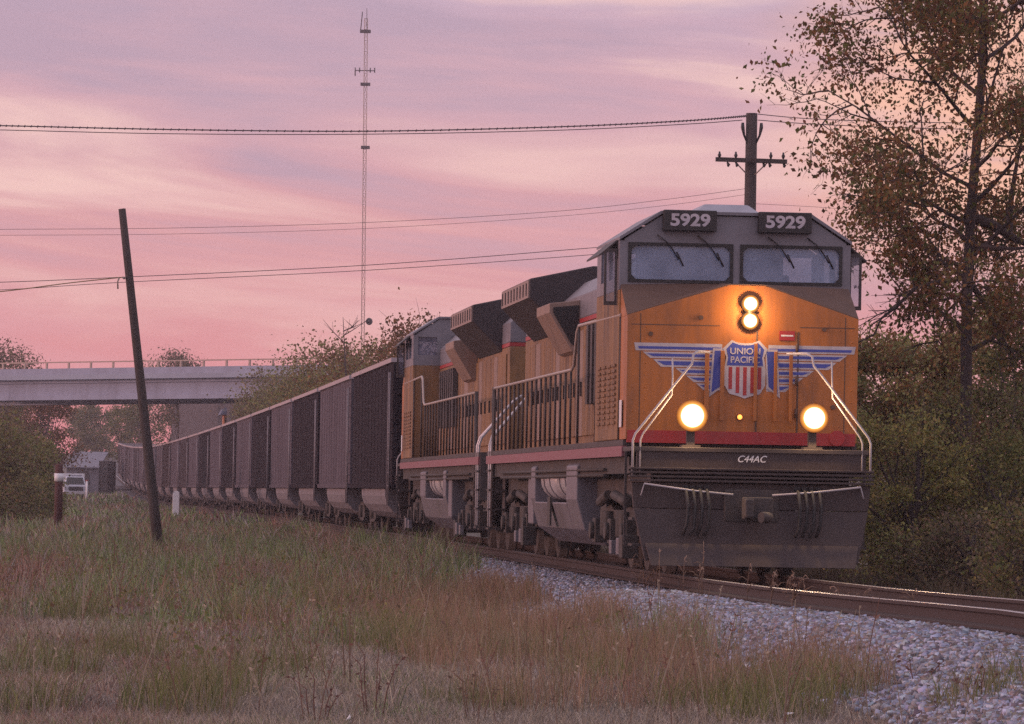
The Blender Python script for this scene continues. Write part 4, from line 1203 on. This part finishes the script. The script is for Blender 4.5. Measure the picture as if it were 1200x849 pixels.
# ================================================================== TREES AND SHRUBS
def big_tree():
    rs = np.random.RandomState(77)
    Y = 72.0
    b = P(1122, 640, Y); b.z = gz(b.x, Y)
    root = tag(empty("tree", b), "tall tree with dark straight trunk and thinning autumn leaves at the right of the locomotive", "tree")
    ax = P(1144, 0, Y) - P(1126, 420, Y); ax = ax / ax.z
    H = 13.5
    def tp(z): return Vector((ax.x * z + .05 * math.sin(z * .9), .05 * math.sin(z * .7 + 1), z))
    mb = MB()
    zs = np.linspace(-.3, H, 16)
    mb.tube([tp(z) for z in zs], [.098 * (1 - z / H * .72) + .012 for z in zs], 10)
    anchors = []
    def branch(p, d, L, r, depth):
        n = 5; pts = [p]; q = Vector(p); dd = Vector(d)
        for i in range(n):
            dd = (dd + Vector(rs.randn(3)) * (.16 if depth else .12) + Vector((0, 0, .06 if depth == 0 else -.015))).normalized()
            q = q + dd * (L / n); pts.append(q.copy())
        mb.tube(pts, [r * (1 - .75 * i / n) for i in range(n + 1)], 6 if depth == 0 else 4, cap=False)
        if depth >= 1:
            for i in range(2, n + 1): anchors.append((pts[i], depth))
        if depth < 3:
            k = (7, 5, 3)[depth]
            for j in range(k):
                t = .25 + .75 * (j + rs.rand()) / k
                i = min(n - 1, int(t * n)); pp = pts[i].lerp(pts[i + 1], t * n - i)
                side = Vector(rs.randn(3)); side = (side - dd * side.dot(dd)).normalized()
                nd = (dd * .75 + side * .75 + Vector((0, 0, .05))).normalized()
                branch(pp, nd, L * (.48 if depth == 0 else .5) * (.7 + .5 * rs.rand()), r * (.42 if depth == 0 else .5), depth + 1)
    nb = 34
    for k in range(nb):
        z = 3.9 + (H - 4.2) * (k / (nb - 1.0))
        a = k * 2.4 + rs.uniform(-.4, .4)
        L = 2.65 * (1 - .45 * ((z - 6.5) / 7.0) ** 2 if z > 6.5 else .62 + .38 * (z - 3.9) / 2.6) * rs.uniform(.8, 1.12)
        el = rs.uniform(.05, .55) + .25 * (z / H)
        branch(tp(z), Vector((math.cos(a) * math.cos(el), math.sin(a) * math.cos(el), math.sin(el))), L, .042 * (1.15 - .5 * z / H), 0)
    # the bare drooping branch low on the left and heavy limbs on the right
    def limb(pp, r0, twigs=6):
        w = [P(x, y, Y + o) - b for x, y, o in pp]
        mb.tube(w, [r0 * (1 - .75 * i / (len(w) - 1)) for i in range(len(w))], 6, cap=False)
        for k in range(twigs):
            i = rs.randint(1, len(w)); e = w[i] + Vector((rs.uniform(-.7, .2), rs.uniform(-.4, .4), rs.uniform(-.5, .45)))
            mid = w[i].lerp(e, .5) + Vector(rs.randn(3)) * .06
            mb.tube([w[i], mid, e], [.014, .010, .004], 4, cap=False)
            for j in range(3):
                e2 = mid.lerp(e, rs.rand()) + Vector(rs.randn(3)) * .18
                mb.tube([mid, e2], [.007, .003], 3, cap=False)
    limb([(1126, 327, 0), (1096, 331, -.2), (1072, 338, -.4), (1050, 360, -.5), (1032, 374, -.5), (1025, 392, -.5)], .045, 9)
    limb([(1125, 346, 0), (1105, 352, .2), (1080, 356, .3), (1062, 348, .4), (1040, 320, .4)], .03, 7)
    limb([(1124, 352, 0), (1110, 365, .3), (1104, 380, .5), (1100, 400, .5)], .025, 6)
    limb([(1130, 312, 0), (1105, 304, .2), (1088, 280, .3), (1072, 262, .4), (1048, 252, .4), (1020, 240, .4)], .03, 7)
    limb([(1133, 254, 0), (1160, 262, .3), (1182, 276, .5), (1215, 292, .6), (1260, 290, .6)], .10, 6)
    limb([(1132, 286, 0), (1160, 290, -.3), (1190, 292, -.4), (1240, 286, -.5)], .06, 6)
    limb([(1130, 322, 0), (1150, 350, .3), (1170, 390, .5), (1190, 420, .6)], .06, 5)
    limb([(1182, 276, .5), (1184, 240, .6), (1190, 200, .8), (1200, 150, .8)], .07, 5)
    mb.build("trunk", M_bark, root)
    A = np.array([tuple(p) for p, d in anchors]); dep = np.array([d for p, d in anchors])
    w = np.where(dep == 1, .5, 1.0)
    xw = P(1128, 300, Y).x - b.x
    n = 74000
    ci = rs.choice(len(A), n, p=w / w.sum())
    pts = A[ci] + rs.randn(n, 3) * .17
    clump = vnoise(pts[:, 0] * 1.6 + 20, pts[:, 2] * 1.6 + 7)
    pts = pts[(clump > .40) | (rs.rand(n) < .25)]
    V, q, c = leaves(rs, pts, .080, PAL_OLIVE + PAL_AUTUMN + PAL_AUTUMN, droop=.9, var=.35)
    np_obj("crown", V, q, None, c, M_leaf, root)
big_tree()

GT = "scrub thicket right of the track"
right = [  # px, Y, height, radius, palette, label
    (1052, 68, 2.9, .95, PAL_BUSH + PAL_BRIGHT, "yellow green bush directly right of the locomotive nose"),
    (1022, 90, 4.7, 1.35, PAL_BUSH, "tall green bush half hidden behind the right side of the cab"),
    (1100, 71, 2.9, 1.0, PAL_BROWN + PAL_BUSH, "brown green bush in front of the tall tree trunk"),
    (1160, 70, 3.2, 1.1, PAL_OLIVE + PAL_BROWN, "dark olive bush right of the tall tree trunk"),
    (1215, 68, 3.0, 1.1, PAL_OLIVE, "dark bush cut by the right edge of the picture"),
    (1075, 84, 4.8, 1.35, PAL_AUTUMN + PAL_BUSH, "rust tinted bush under the bare drooping branch"),
    (1135, 88, 4.5, 1.45, PAL_OLIVE + PAL_BUSH, "broad green bush behind the tall tree trunk"),
    (1195, 86, 5.1, 1.5, PAL_OLIVE, "tallest dark bush at the right edge behind the tree"),
    (1030, 76, 1.7, .8, PAL_BROWN, "low brown bush beside the locomotive plow"),
    (1090, 63, 1.25, .75, PAL_BROWN + PAL_BUSH, "low weedy bush nearest the rails on the right"),
    (1150, 62, 1.35, .8, PAL_BROWN, "low brown bush beyond the shiny rails on the right"),
    (1205, 60, 1.5, .8, PAL_OLIVE + PAL_BROWN, "low bush beyond the rails at the right picture edge"),
]
for i, (px, Y, h, r, pal, lab) in enumerate(right):
    b = P(px, 640, Y); b.z = gz(b.x, Y)
    crown_tree("bush", b, h, r, lab, "bush", GT, [tuple(1.25 * v for v in c_) for c_ in pal], 200 + i, leaf=.055 if Y < 80 else .075, nleaf=int(11000 * (h / 2.5) * (r / 1.0)), trunk_r=.075, low=.06, clumps=30, twigs=90, shape=.6, tight=.72)

GM = "trees along the far side of the track"
midt = [(182, 5.0, 8.3, 1.7, "rust brown tree top rising behind the second locomotive cab", PAL_AUTUMN, 2600),
        (205, 5.2, 7.9, 2.3, "leafy tree behind the first coal car", PAL_BUSH + PAL_AUTUMN, 4200),
        (222, 5.4, 8.7, 2.5, "tree with red brown top right of the radio mast", PAL_AUTUMN + PAL_BUSH, 4600),
        (236, 5.2, 8.9, 2.5, "tree crown at the foot of the radio mast", PAL_BUSH + PAL_AUTUMN, 4600),
        (250, 5.4, 8.6, 2.6, "green brown tree left of the radio mast", PAL_BUSH, 4600),
        (262, 5.2, 7.7, 2.5, "lower tree in the middle of the row above the coal cars", PAL_BUSH + PAL_BROWN, 4200),
        (274, 5.0, 8.2, 2.5, "pointed tree left of the middle of the row above the coal cars", PAL_BROWN + PAL_BUSH, 4200),
        (284, 4.6, 8.6, 2.3, "tall rounded tree near the right end of the overpass", PAL_BUSH + PAL_BROWN, 4200),
        (288, 3.6, 7.2, 2.0, "tree covering the right end of the overpass", PAL_BROWN + PAL_BUSH, 3600)]
for i, (Y, off, h, r, lab, pal, nl) in enumerate(midt):
    x = tx(Y) + off
    crown_tree("tree", (x, Y, gz(x, Y)), h, r, lab, "tree", GM, pal, 300 + i, leaf=.085 + .0003 * Y, nleaf=int(nl * 2.6), trunk_r=.12, low=.08, clumps=34, twigs=70, shape=.6)
def bare_sapling(px, py, Y, lab, seed):
    rs = np.random.RandomState(seed)
    t = P(px, py, Y); b = Vector((t.x + .3, Y, gz(t.x, Y)))
    root = tag(empty("bare_tree", b), lab, "tree")
    mb = MB(); top = t - b
    mb.tube([(0, 0, -.2), top * .6 + Vector((.1, 0, 0)), top], [.07, .05, .012], 6)
    for k in range(14):
        f = .45 + .5 * rs.rand(); p = top * f; e = p + Vector((rs.uniform(-1.1, 1.1), rs.uniform(-.8, .8), rs.uniform(.4, 1.6)))
        if e.z > top.z: e.z = top.z - .1
        m = p.lerp(e, .5) + Vector((rs.uniform(-.15, .15), 0, -.05))
        mb.tube([p, m, e], [.022, .015, .006], 4, cap=False)
        for j in range(2): mb.tube([m, m + Vector((rs.uniform(-.4, .4), 0, rs.uniform(.1, .5)))], [.01, .005], 3, cap=False)
    mb.build("trunk", M_bark, root)
bare_sapling(402, 372, 190, "leafless sapling sticking up just left of the radio mast", 5)

left = [(8, 178, 3.5, 1.7, PAL_OLIVE + PAL_BUSH, "green shrub at the left picture edge behind the dark post", 4200),
        (42, 195, 3.5, 1.0, PAL_BUSH, "leafy shrub left of the white pickup truck", 3600),
        (-20, 168, 3.9, 1.6, PAL_BUSH + PAL_BROWN, "shrub cut by the left picture edge", 3600),
        (-15, 240, 5.4, 2.2, PAL_BROWN, "brown shrub under the overpass at the left picture edge", 3000),
        (52, 330, 8.0, 1.8, PAL_AUTUMN, "rust brown round tree under the left part of the overpass", 3600),
        (24, 345, 9.0, 2.4, PAL_BROWN, "dark tree under the overpass, left of the rust brown one", 3600),
        (12, 350, 11.3, 2.3, PAL_BROWN, "tree whose bare top shows above the overpass deck at far left", 3200),
        (-20, 340, 11.6, 2.6, PAL_BROWN, "tree rising above the overpass deck at the left picture edge", 3200),
        (208, 440, 13.0, 2.2, PAL_BROWN, "tree whose top just clears the overpass railing right of the leaning pole", 2600),
        (166, 520, 12.5, 2.4, PAL_OLIVE, "hazy grey green tree under the overpass beside the leaning pole", 3000),
        (196, 540, 12.0, 3.0, PAL_OLIVE, "hazy tree under the overpass right of the leaning pole", 3000),
        (112, 590, 7.2, 2.2, PAL_OLIVE, "low hazy far tree above the grey shed", 2400),
        (94, 600, 6.4, 2.0, PAL_OLIVE, "low hazy far tree above the white pickup truck", 2400),
        (140, 560, 7.0, 1.8, PAL_OLIVE, "hazy far tree between the shed and the leaning pole", 2400)]
for i, (px, Y, h, r, pal, lab, nl) in enumerate(left):
    b = P(px, 580, Y); b.z = gz(b.x, min(Y, 620))
    crown_tree("tree" if Y > 200 else "shrub", b, h, r, lab, "tree" if Y > 200 else "shrub", None, pal, 400 + i, leaf=.08 + .0003 * Y, nleaf=int(nl * 2.4), trunk_r=.06 if Y < 200 else .13, low=.04 if Y < 250 else .15, clumps=30, twigs=60, shape=.7)

# ================================================================== GRASS
def blade_mesh(name, X, Y, H, Wd, lean, tint, label, cat, seed, mid=.55):
    rs = np.random.RandomState(seed); n = len(X)
    Z = ground_z(X, Y) - .02
    a = rs.rand(n) * 6.283
    side = np.stack([np.cos(a), np.sin(a) * .6, np.zeros(n)], 1) * Wd[:, None] * .5
    b = rs.rand(n) * 6.283
    ld = np.stack([np.cos(b), np.sin(b), np.zeros(n)], 1) * (lean * H)[:, None]
    base = np.stack([X, Y, Z], 1)
    up = np.stack([np.zeros(n), np.zeros(n), H], 1)
    m1 = base + up * .5 + ld * .28
    tip = base + up * (1 - .35 * lean[:, None] ** 2) + ld
    V = np.empty((n, 5, 3)); V[:, 0] = base - side; V[:, 1] = base + side; V[:, 2] = m1 + side * .8; V[:, 3] = m1 - side * .8; V[:, 4] = tip
    k = np.arange(n)[:, None] * 5
    q = k + np.array([[0, 1, 2, 3]]); t = k + np.array([[3, 2, 4]])
    o = np_obj(name, V.reshape(-1, 3), q, t, np.repeat(tint, 5, axis=0), M_grassb)
    tag(o, label, cat, kind="stuff")
def spread(rs, n, y0, y1, p=1.6, margin=2.0):
    Y = y0 + (y1 - y0) * rs.rand(n) ** p
    half = Y * .1099
    X = -half - margin + rs.rand(n) * (2 * half + 2 * margin)
    return X, Y
def tones(rs, X, Y):
    """patches of green, straw and reddish growth over the field"""
    n = len(X)
    g = vnoise(X * .55 + 3, Y * .16 + 1) * .65 + vnoise(X * 1.5, Y * .5 + 8) * .35
    g = g + .18 * sstep(50, 75, Y) * sstep(1, -2, X) - .20 * sstep(-1.5, 2.5, X) * sstep(70, 45, Y)
    g2 = vnoise(X * .7 + 30, Y * .2 + 17)
    green = np.array([(.12, .175, .055), (.16, .215, .08), (.09, .135, .05), (.22, .25, .11)])
    straw = np.array([(.30, .25, .19), (.36, .30, .23), (.26, .21, .165), (.28, .21, .155)])
    red = np.array([(.23, .125, .095), (.26, .14, .10), (.20, .125, .10)])
    grey = np.array([(.26, .22, .21), (.21, .18, .17), (.30, .26, .25)])
    r = g + .09 + (rs.rand(n) - .5) * .36
    c = np.where((r > .54)[:, None], green[rs.randint(0, 4, n)], straw[rs.randint(0, 4, n)])
    rr = (g2 + (rs.rand(n) - .5) * .5 > .66); c = np.where(rr[:, None], red[rs.randint(0, 3, n)], c)
    gg = rs.rand(n) < .22; c = np.where(gg[:, None], grey[rs.randint(0, 3, n)], c)
    c = c * (1.3 + (rs.rand(n, 1) - .5) * 1.6)
    return c, g, g2
def grass():
    rs = np.random.RandomState(21)
    # short matted growth
    X, Y = spread(rs, 520000, 26, 130, 2.0)
    toe = -2.75 + .5 * (vnoise(Y * .35, Y * 0 + 3) - .5) - .25 * sstep(46, 30, Y)
    u = X - txv(Y)
    toe = toe + 1.0 * sstep(66, 80, Y)
    k = (u < toe + .25 * rs.randn(len(X))); X, Y = X[k], Y[k]
    c, g, g2 = tones(rs, X, Y); n = len(X)
    H = (.06 + .16 * rs.rand(n) ** 1.5) * (.55 + .95 * g) * (1 + .5 * sstep(60, 110, Y))
    Wd = np.maximum(.0045, Y * .00014) * (.6 + .7 * rs.rand(n))
    blade_mesh("short_grass", X, Y, H, Wd, .3 + .9 * rs.rand(n), c, "short matted dry and green grass covering the field", "grass", 1)
    # flattened thatch close to the camera
    X, Y = spread(rs, 230000, 27, 62, 1.5)
    u = X - txv(Y); k = u < -2.6; X, Y = X[k], Y[k]; n = len(X)
    c, g, g2 = tones(rs, X, Y); c = c * (.55 + .9 * rs.rand(n, 1))
    blade_mesh("thatch", X, Y, .04 + .07 * rs.rand(n), np.maximum(.005, Y * .00015) * (.6 + .7 * rs.rand(n)), .8 + 1.6 * rs.rand(n), c, "flattened dead grass lying on the field", "grass", 7)
    # taller tufts
    X, Y = spread(rs, 30000, 30, 150, 1.7)
    c0, g, g2 = tones(rs, X, Y)
    k = (g + .5 * (vnoise(X * 2.1 + 5, Y * .9) - .5) > .54); X, Y = X[k], Y[k]
    rep = 11
    X = np.repeat(X, rep); Y = np.repeat(Y, rep); n = len(X)
    sp = .10
    X = X + rs.randn(n) * sp; Y = Y + rs.randn(n) * sp
    u = X - txv(Y); k = (u < -2.7 + .9 * sstep(66, 80, Y) - .25 * sstep(46, 30, Y)) & (rs.rand(n) < .9); X, Y = X[k], Y[k]; n = len(X)
    c, g, g2 = tones(rs, X, Y)
    H = (.16 + .42 * rs.rand(n) ** 1.3) * (.35 + 1.1 * g)
    Wd = np.maximum(.006, Y * .00015) * (.6 + .7 * rs.rand(n))
    blade_mesh("tall_grass", X, Y, H, Wd, .15 + .55 * rs.rand(n), c, "taller uneven tufts of green and straw grass in the field", "grass", 2)
    # hazy far field
    X, Y = spread(rs, 90000, 120, 420, 1.4, 4)
    u = X - txv(Y); k = (u < -2.1); X, Y = X[k], Y[k]; n = len(X)
    c, g, g2 = tones(rs, X, Y)
    H = (.2 + .35 * rs.rand(n)) * (.5 + g); Wd = Y * .00035 * (.7 + .6 * rs.rand(n))
    blade_mesh("far_grass", X, Y, H, Wd, .2 + .5 * rs.rand(n), c, "far field of brown and green weeds beside the train", "grass", 3)
    # reddish straw stand beside the ballast and weeds along its edge
    n = 34000
    Y = 33 + 36 * rs.rand(n) ** 1.2
    u = -2.5 - 3.0 * rs.rand(n) ** 1.4 - .2 * sstep(46, 30, Y)
    X = txv(Y) + u
    k = vnoise(X * .9 + 11, Y * .35 + 2) + .3 * (rs.rand(n) - .5) > .42; X, Y = X[k], Y[k]; n = len(X)
    pal = [(.34, .23, .155), (.38, .27, .175), (.27, .165, .115), (.22, .19, .09), (.30, .18, .125)]
    c = pick(rs, pal, n, .35)
    H = .18 + .34 * rs.rand(n) ** 1.3; Wd = np.maximum(.005, Y * .00013) * (.6 + .6 * rs.rand(n))
    blade_mesh("straw_grass", X, Y, H, Wd, .1 + .5 * rs.rand(n), c, "stand of reddish straw grass along the foot of the ballast", "grass", 4)
    # right hand verge beyond the rails
    n = 60000
    Y = 42 + 60 * rs.rand(n) ** 1.3; u = 2.3 + 4.5 * rs.rand(n) ** 1.3; X = txv(Y) + u
    c = pick(rs, [(.10, .075, .05), (.08, .07, .035), (.14, .11, .08), (.07, .055, .04), (.17, .14, .10)], n, .35)
    H = (.10 + .40 * rs.rand(n)) * (.5 + vnoise(X, Y)); Wd = np.maximum(.006, Y * .00014) * (.6 + .6 * rs.rand(n))
    blade_mesh("verge_weeds", X, Y, H, Wd, .1 + .6 * rs.rand(n), c, "dark weeds growing beyond the right hand rail", "weeds", 5)
grass()
def clumps():
    rs = np.random.RandomState(61)
    spots = [(210, 800, 31.5, .50), (250, 770, 33, .42), (480, 690, 44, .55), (440, 680, 46, .60), (900, 815, 31.5, .42), (960, 790, 33, .45), (830, 790, 33, .35), (60, 720, 38, .45),
             (330, 715, 39, .45), (150, 690, 42, .5), (20, 800, 31.5, .35), (620, 690, 42, .45), (700, 740, 37, .35), (300, 660, 52, .55), (90, 650, 56, .55), (380, 640, 60, .6), (1165, 825, 30.8, .33), (560, 760, 34, .25)]
    X = []; Y = []; H = []; C = []
    for px, py, y, h in spots:
        x = P(px, py, y).x; n = 420
        r = .30 * np.sqrt(rs.rand(n)); a = rs.rand(n) * 6.283
        X.append(x + r * np.cos(a) * 1.4); Y.append(y + r * np.sin(a) * 2.5); H.append(h * (.35 + .75 * rs.rand(n)))
        pal = [(.16, .175, .055), (.21, .21, .08), (.13, .14, .06), (.28, .25, .13), (.30, .24, .17)]
        C.append(pick(rs, pal, n, .3))
    X, Y, H, C = np.concatenate(X), np.concatenate(Y), np.concatenate(H), np.concatenate(C)
    k = X - txv(Y) < -1.9; X, Y, H, C = X[k], Y[k], H[k], C[k]
    blade_mesh("grass_clumps", X, Y, H, np.maximum(.006, Y * .00015) * (.6 + .7 * rs.rand(len(X))), .2 + .7 * rs.rand(len(X)), C, "bushy green grass clumps standing out of the field", "grass", 6)
clumps()
def leafy_weeds():
    rs = np.random.RandomState(31)
    X, Y = spread(rs, 2600, 30, 100, 1.5)
    c0, g, g2 = tones(rs, X, Y)
    k = (g > .44) & (X - txv(Y) < -3.0 - .25 * sstep(46, 30, Y)); X, Y, g = X[k], Y[k], g[k]
    m = 16; n = len(X)
    Z = ground_z(X, Y); h = (.15 + .35 * rs.rand(n)) * (.6 + .7 * g)
    t = rs.rand(n, m)
    pts = np.stack([X[:, None] + rs.randn(n, m) * .08, Y[:, None] + rs.randn(n, m) * .08, Z[:, None] + h[:, None] * (.1 + .9 * t)], -1).reshape(-1, 3)
    V, q, c = leaves(rs, pts, .055, [(.14, .155, .05), (.18, .18, .06), (.24, .21, .08), (.22, .14, .09)], droop=-.3)
    tag(np_obj("leafy_weeds", V, q, None, c, M_leaf), "small leafy green weeds among the grass", "weeds", kind="stuff")
leafy_weeds()
def stalk_stuff():
    """thin dead stalks with seed heads standing above the grass"""
    rs = np.random.RandomState(41)
    X, Y = spread(rs, 620, 29, 80, 1.3)
    k = X - txv(Y) < -2.6 - .25 * sstep(46, 30, Y); X, Y = X[k], Y[k]
    n = len(X); Z = ground_z(X, Y)
    Vs = []; Qs = []; Cs = []; b = 0
    for i in range(n):
        h = rs.uniform(.3, .75); lx, ly = rs.uniform(-.18, .18), rs.uniform(-.1, .1)
        w = max(.0035, Y[i] * .00009)
        p0 = np.array([X[i], Y[i], Z[i]]); p1 = p0 + (lx * .4, ly * .4, h * .55); p2 = p0 + (lx, ly, h)
        s = np.array([w, 0, 0])
        col = np.array([(.30, .23, .17), (.24, .16, .12), (.40, .32, .24), (.22, .12, .09)][rs.randint(4)])
        for a, c_ in ((p0, p1), (p1, p2)):
            Vs += [a - s, a + s, c_ + s * .8, c_ - s * .8]; Qs.append([b, b + 1, b + 2, b + 3]); Cs += [col] * 4; b += 4
        for j in range(rs.randint(3, 9)):
            f = rs.uniform(.65, 1.0); a = p1 + (p2 - p1) * max(0, (f - .55) / .45)
            d = np.array([rs.uniform(-1, 1), rs.uniform(-.5, .5), rs.uniform(.2, 1)]) * rs.uniform(.015, .04)
            t_ = np.array([-d[2], 0, d[0]]) * .22
            Vs += [a, a + d * .5 + t_, a + d, a + d * .5 - t_]; Qs.append([b, b + 1, b + 2, b + 3]); Cs += [col * rs.uniform(.8, 1.6)] * 4; b += 4
    tag(np_obj("dead_stalks", np.array(Vs), np.array(Qs), None, np.array(Cs), M_grassb), "thin dead weed stalks with seed heads standing in the grass", "weeds", kind="stuff")
stalk_stuff()

def curly_weed(px, Y, h, seed, label, n=5):
    rs = np.random.RandomState(seed)
    b = P(px, 700, Y); b.z = gz(b.x, Y)
    root = tag(empty("dry_weed", b), label, "weed", "dry weeds beside the rails")
    mb = MB()
    for k in range(n):
        x0 = rs.uniform(-.30, .30); y0 = rs.uniform(-.2, .2); hh = h * rs.uniform(.45, 1.0); a = rs.uniform(0, 6.28); cx, cy = math.cos(a), math.sin(a); w = rs.uniform(.03, .11)
        pts = [(x0, y0, -.05), (x0 + .3 * w * cx, y0 + .3 * w * cy, hh * .6), (x0 + .8 * w * cx, y0 + .8 * w * cy, hh * .9), (x0 + 1.4 * w * cx, y0 + 1.4 * w * cy, hh * rs.uniform(.94, 1.1)), (x0 + 2.0 * w * cx, y0 + 2 * w * cy, hh * rs.uniform(.82, 1.05))]
        mb.tube(pts[:4], [.0045, .004, .003, .003], 5)
        hd = MB().tube(pts[2:], [.003, .004, .002], 5)
        for j in range(9):
            p = Vector(pts[2]).lerp(Vector(pts[4]), rs.rand()); d = Vector(rs.randn(3)) * .018; q = Vector(rs.randn(3)).cross(d).normalized() * .006
            i0 = len(hd.v); hd.v += [tuple(p), tuple(p + d * .5 + q), tuple(p + d), tuple(p + d * .5 - q)]; hd.face((i0, i0 + 1, i0 + 2, i0 + 3))
        hd.build("seed_head", M_seed, root)
        for j in range(3):
            f = rs.uniform(.3, .8); p = Vector(pts[0]).lerp(Vector(pts[1]), f / .6 if f < .6 else 1)
            e = p + Vector((rs.uniform(-.14, .14), rs.uniform(-.1, .1), rs.uniform(.02, .12)))
            mb.tube([p, p.lerp(e, .6) + Vector((0, 0, .03)), e], [.005, .005, .002], 4)
    mb.build("stem", M_straw, root)
M_straw = mat("dry_stem", (.20, .13, .09), .9, scale=20)
M_seed = mat("dry_seed_head", (.34, .23, .17), .9, scale=20)
M_darkstem = mat("dark_stem", (.17, .085, .07), .9, scale=20)
for i, (px, Y, h, lab, n) in enumerate([(930, 50, .42, "curled dry weed clump beside the near rail, left of the bare ballast", 6), (985, 48.5, .36, "curled dry weed at the near rail, right of the larger clump", 4),
                                  (1040, 47.5, .28, "small curled dry weed at the near rail, rightmost of its row", 4), (905, 53, .55, "tall curled dry weed under the locomotive coupler", 4),
                                  (800, 57, .62, "tall dry weed in front of the locomotive plow at left", 5), (745, 60, .5, "dry weed below the fuel tank end by the rail", 5)]):
    curly_weed(px, Y, h, 500 + i, lab, n)
def bare_stalk(px, ytop, Y, seed, label, n, m):
    rs = np.random.RandomState(seed)
    t = P(px, ytop, Y); b = Vector((t.x, Y, gz(t.x, Y))); h = t.z - b.z
    root = tag(empty("weed_stalk", b), label, "weed", "weed stalks in the foreground")
    mb = MB(); lf = MB()
    for k in range(n):
        dx_ = rs.uniform(-.16, .16); hh = h * (1 if k == 0 else rs.uniform(.5, .9))
        pts = [(dx_ * .3, 0, -.1), (dx_ * .6, .02, hh * .4), (dx_ * .8 + .02, 0, hh * .75), (dx_ * 1.4, 0, hh)]
        mb.tube(pts, [.006, .0045, .0035, .002], 5)
        for j in range(5):
            p = Vector(pts[1]).lerp(Vector(pts[3]), rs.rand()); d = Vector((rs.uniform(-1, 1), rs.uniform(-.6, .6), rs.uniform(-.2, .8))) * .04
            q = d.cross(Vector((0, 1, 0))) * .25
            i0 = len(lf.v); lf.v += [tuple(p), tuple(p + d * .5 + q), tuple(p + d), tuple(p + d * .5 - q)]; lf.face((i0, i0 + 1, i0 + 2, i0 + 3))
    mb.build("stem", m, root); lf.build("leaves", m, root)
for i, (px, yt, Y, lab, n, m) in enumerate([(416, 628, 36, "tallest thin dead stalk left of centre in the foreground", 2, M_straw), (440, 745, 31.5, "reddish stalks at the bottom centre left", 4, M_darkstem),
                                            (1152, 775, 30.5, "dark bent stalks at the bottom right corner on the ballast", 4, M_darkstem), (1082, 770, 33, "thin reddish stalk growing out of the pale ballast", 2, M_darkstem),
                                            (375, 780, 31, "reddish stalks at the bottom left of centre", 4, M_darkstem), (560, 770, 32, "straw stalks in the middle foreground", 4, M_straw)]):
    bare_stalk(px, yt, Y, 600 + i, lab, n, m)
def litter(px, py, Y, s, seed, label):
    rs = np.random.RandomState(seed)
    b = P(px, py, Y)
    mb = MB(); n = 7
    pts = [(rs.uniform(-1, 1) * s, rs.uniform(-1, 1) * s, rs.uniform(-.4, .9) * s) for _ in range(n)]
    i0 = 0; mb.v += pts
    for a in range(n - 2): mb.face((a, a + 1, a + 2))
    o = mb.build("paper_scrap", M_white, None); o.location = (b.x, b.y, max(b.z, gz(b.x, Y) + .05))
    tag(o, label, "litter", "litter in the grass")
litter(877, 780, 34, .045, 1, "small white paper scrap caught in grass left of the ballast")
litter(924, 838, 31, .05, 2, "crumpled white scrap at the bottom edge below the ballast")
litter(410, 843, 30.6, .04, 3, "white scrap at the bottom edge left of centre")

# ================================================================== HAZE
hz = MB().box(-160, 130, -12, 640, -3.5, 62).build("haze", [])
hm = bpy.data.materials.new("evening_haze"); hm.use_nodes = True
nt = hm.node_tree; nt.nodes.remove(nt.nodes["Principled BSDF"])
pv = nt.nodes.new("ShaderNodeVolumePrincipled")
pv.inputs["Color"].default_value = (0.90, 0.82, 0.90, 1)
pv.inputs["Density"].default_value = 0.00036
pv.inputs["Anisotropy"].default_value = 0.0
nt.links.new(pv.outputs[0], nt.nodes["Material Output"].inputs["Volume"])
hz.data.materials.clear(); hz.data.materials.append(hm)
tag(hz, kind="stuff")
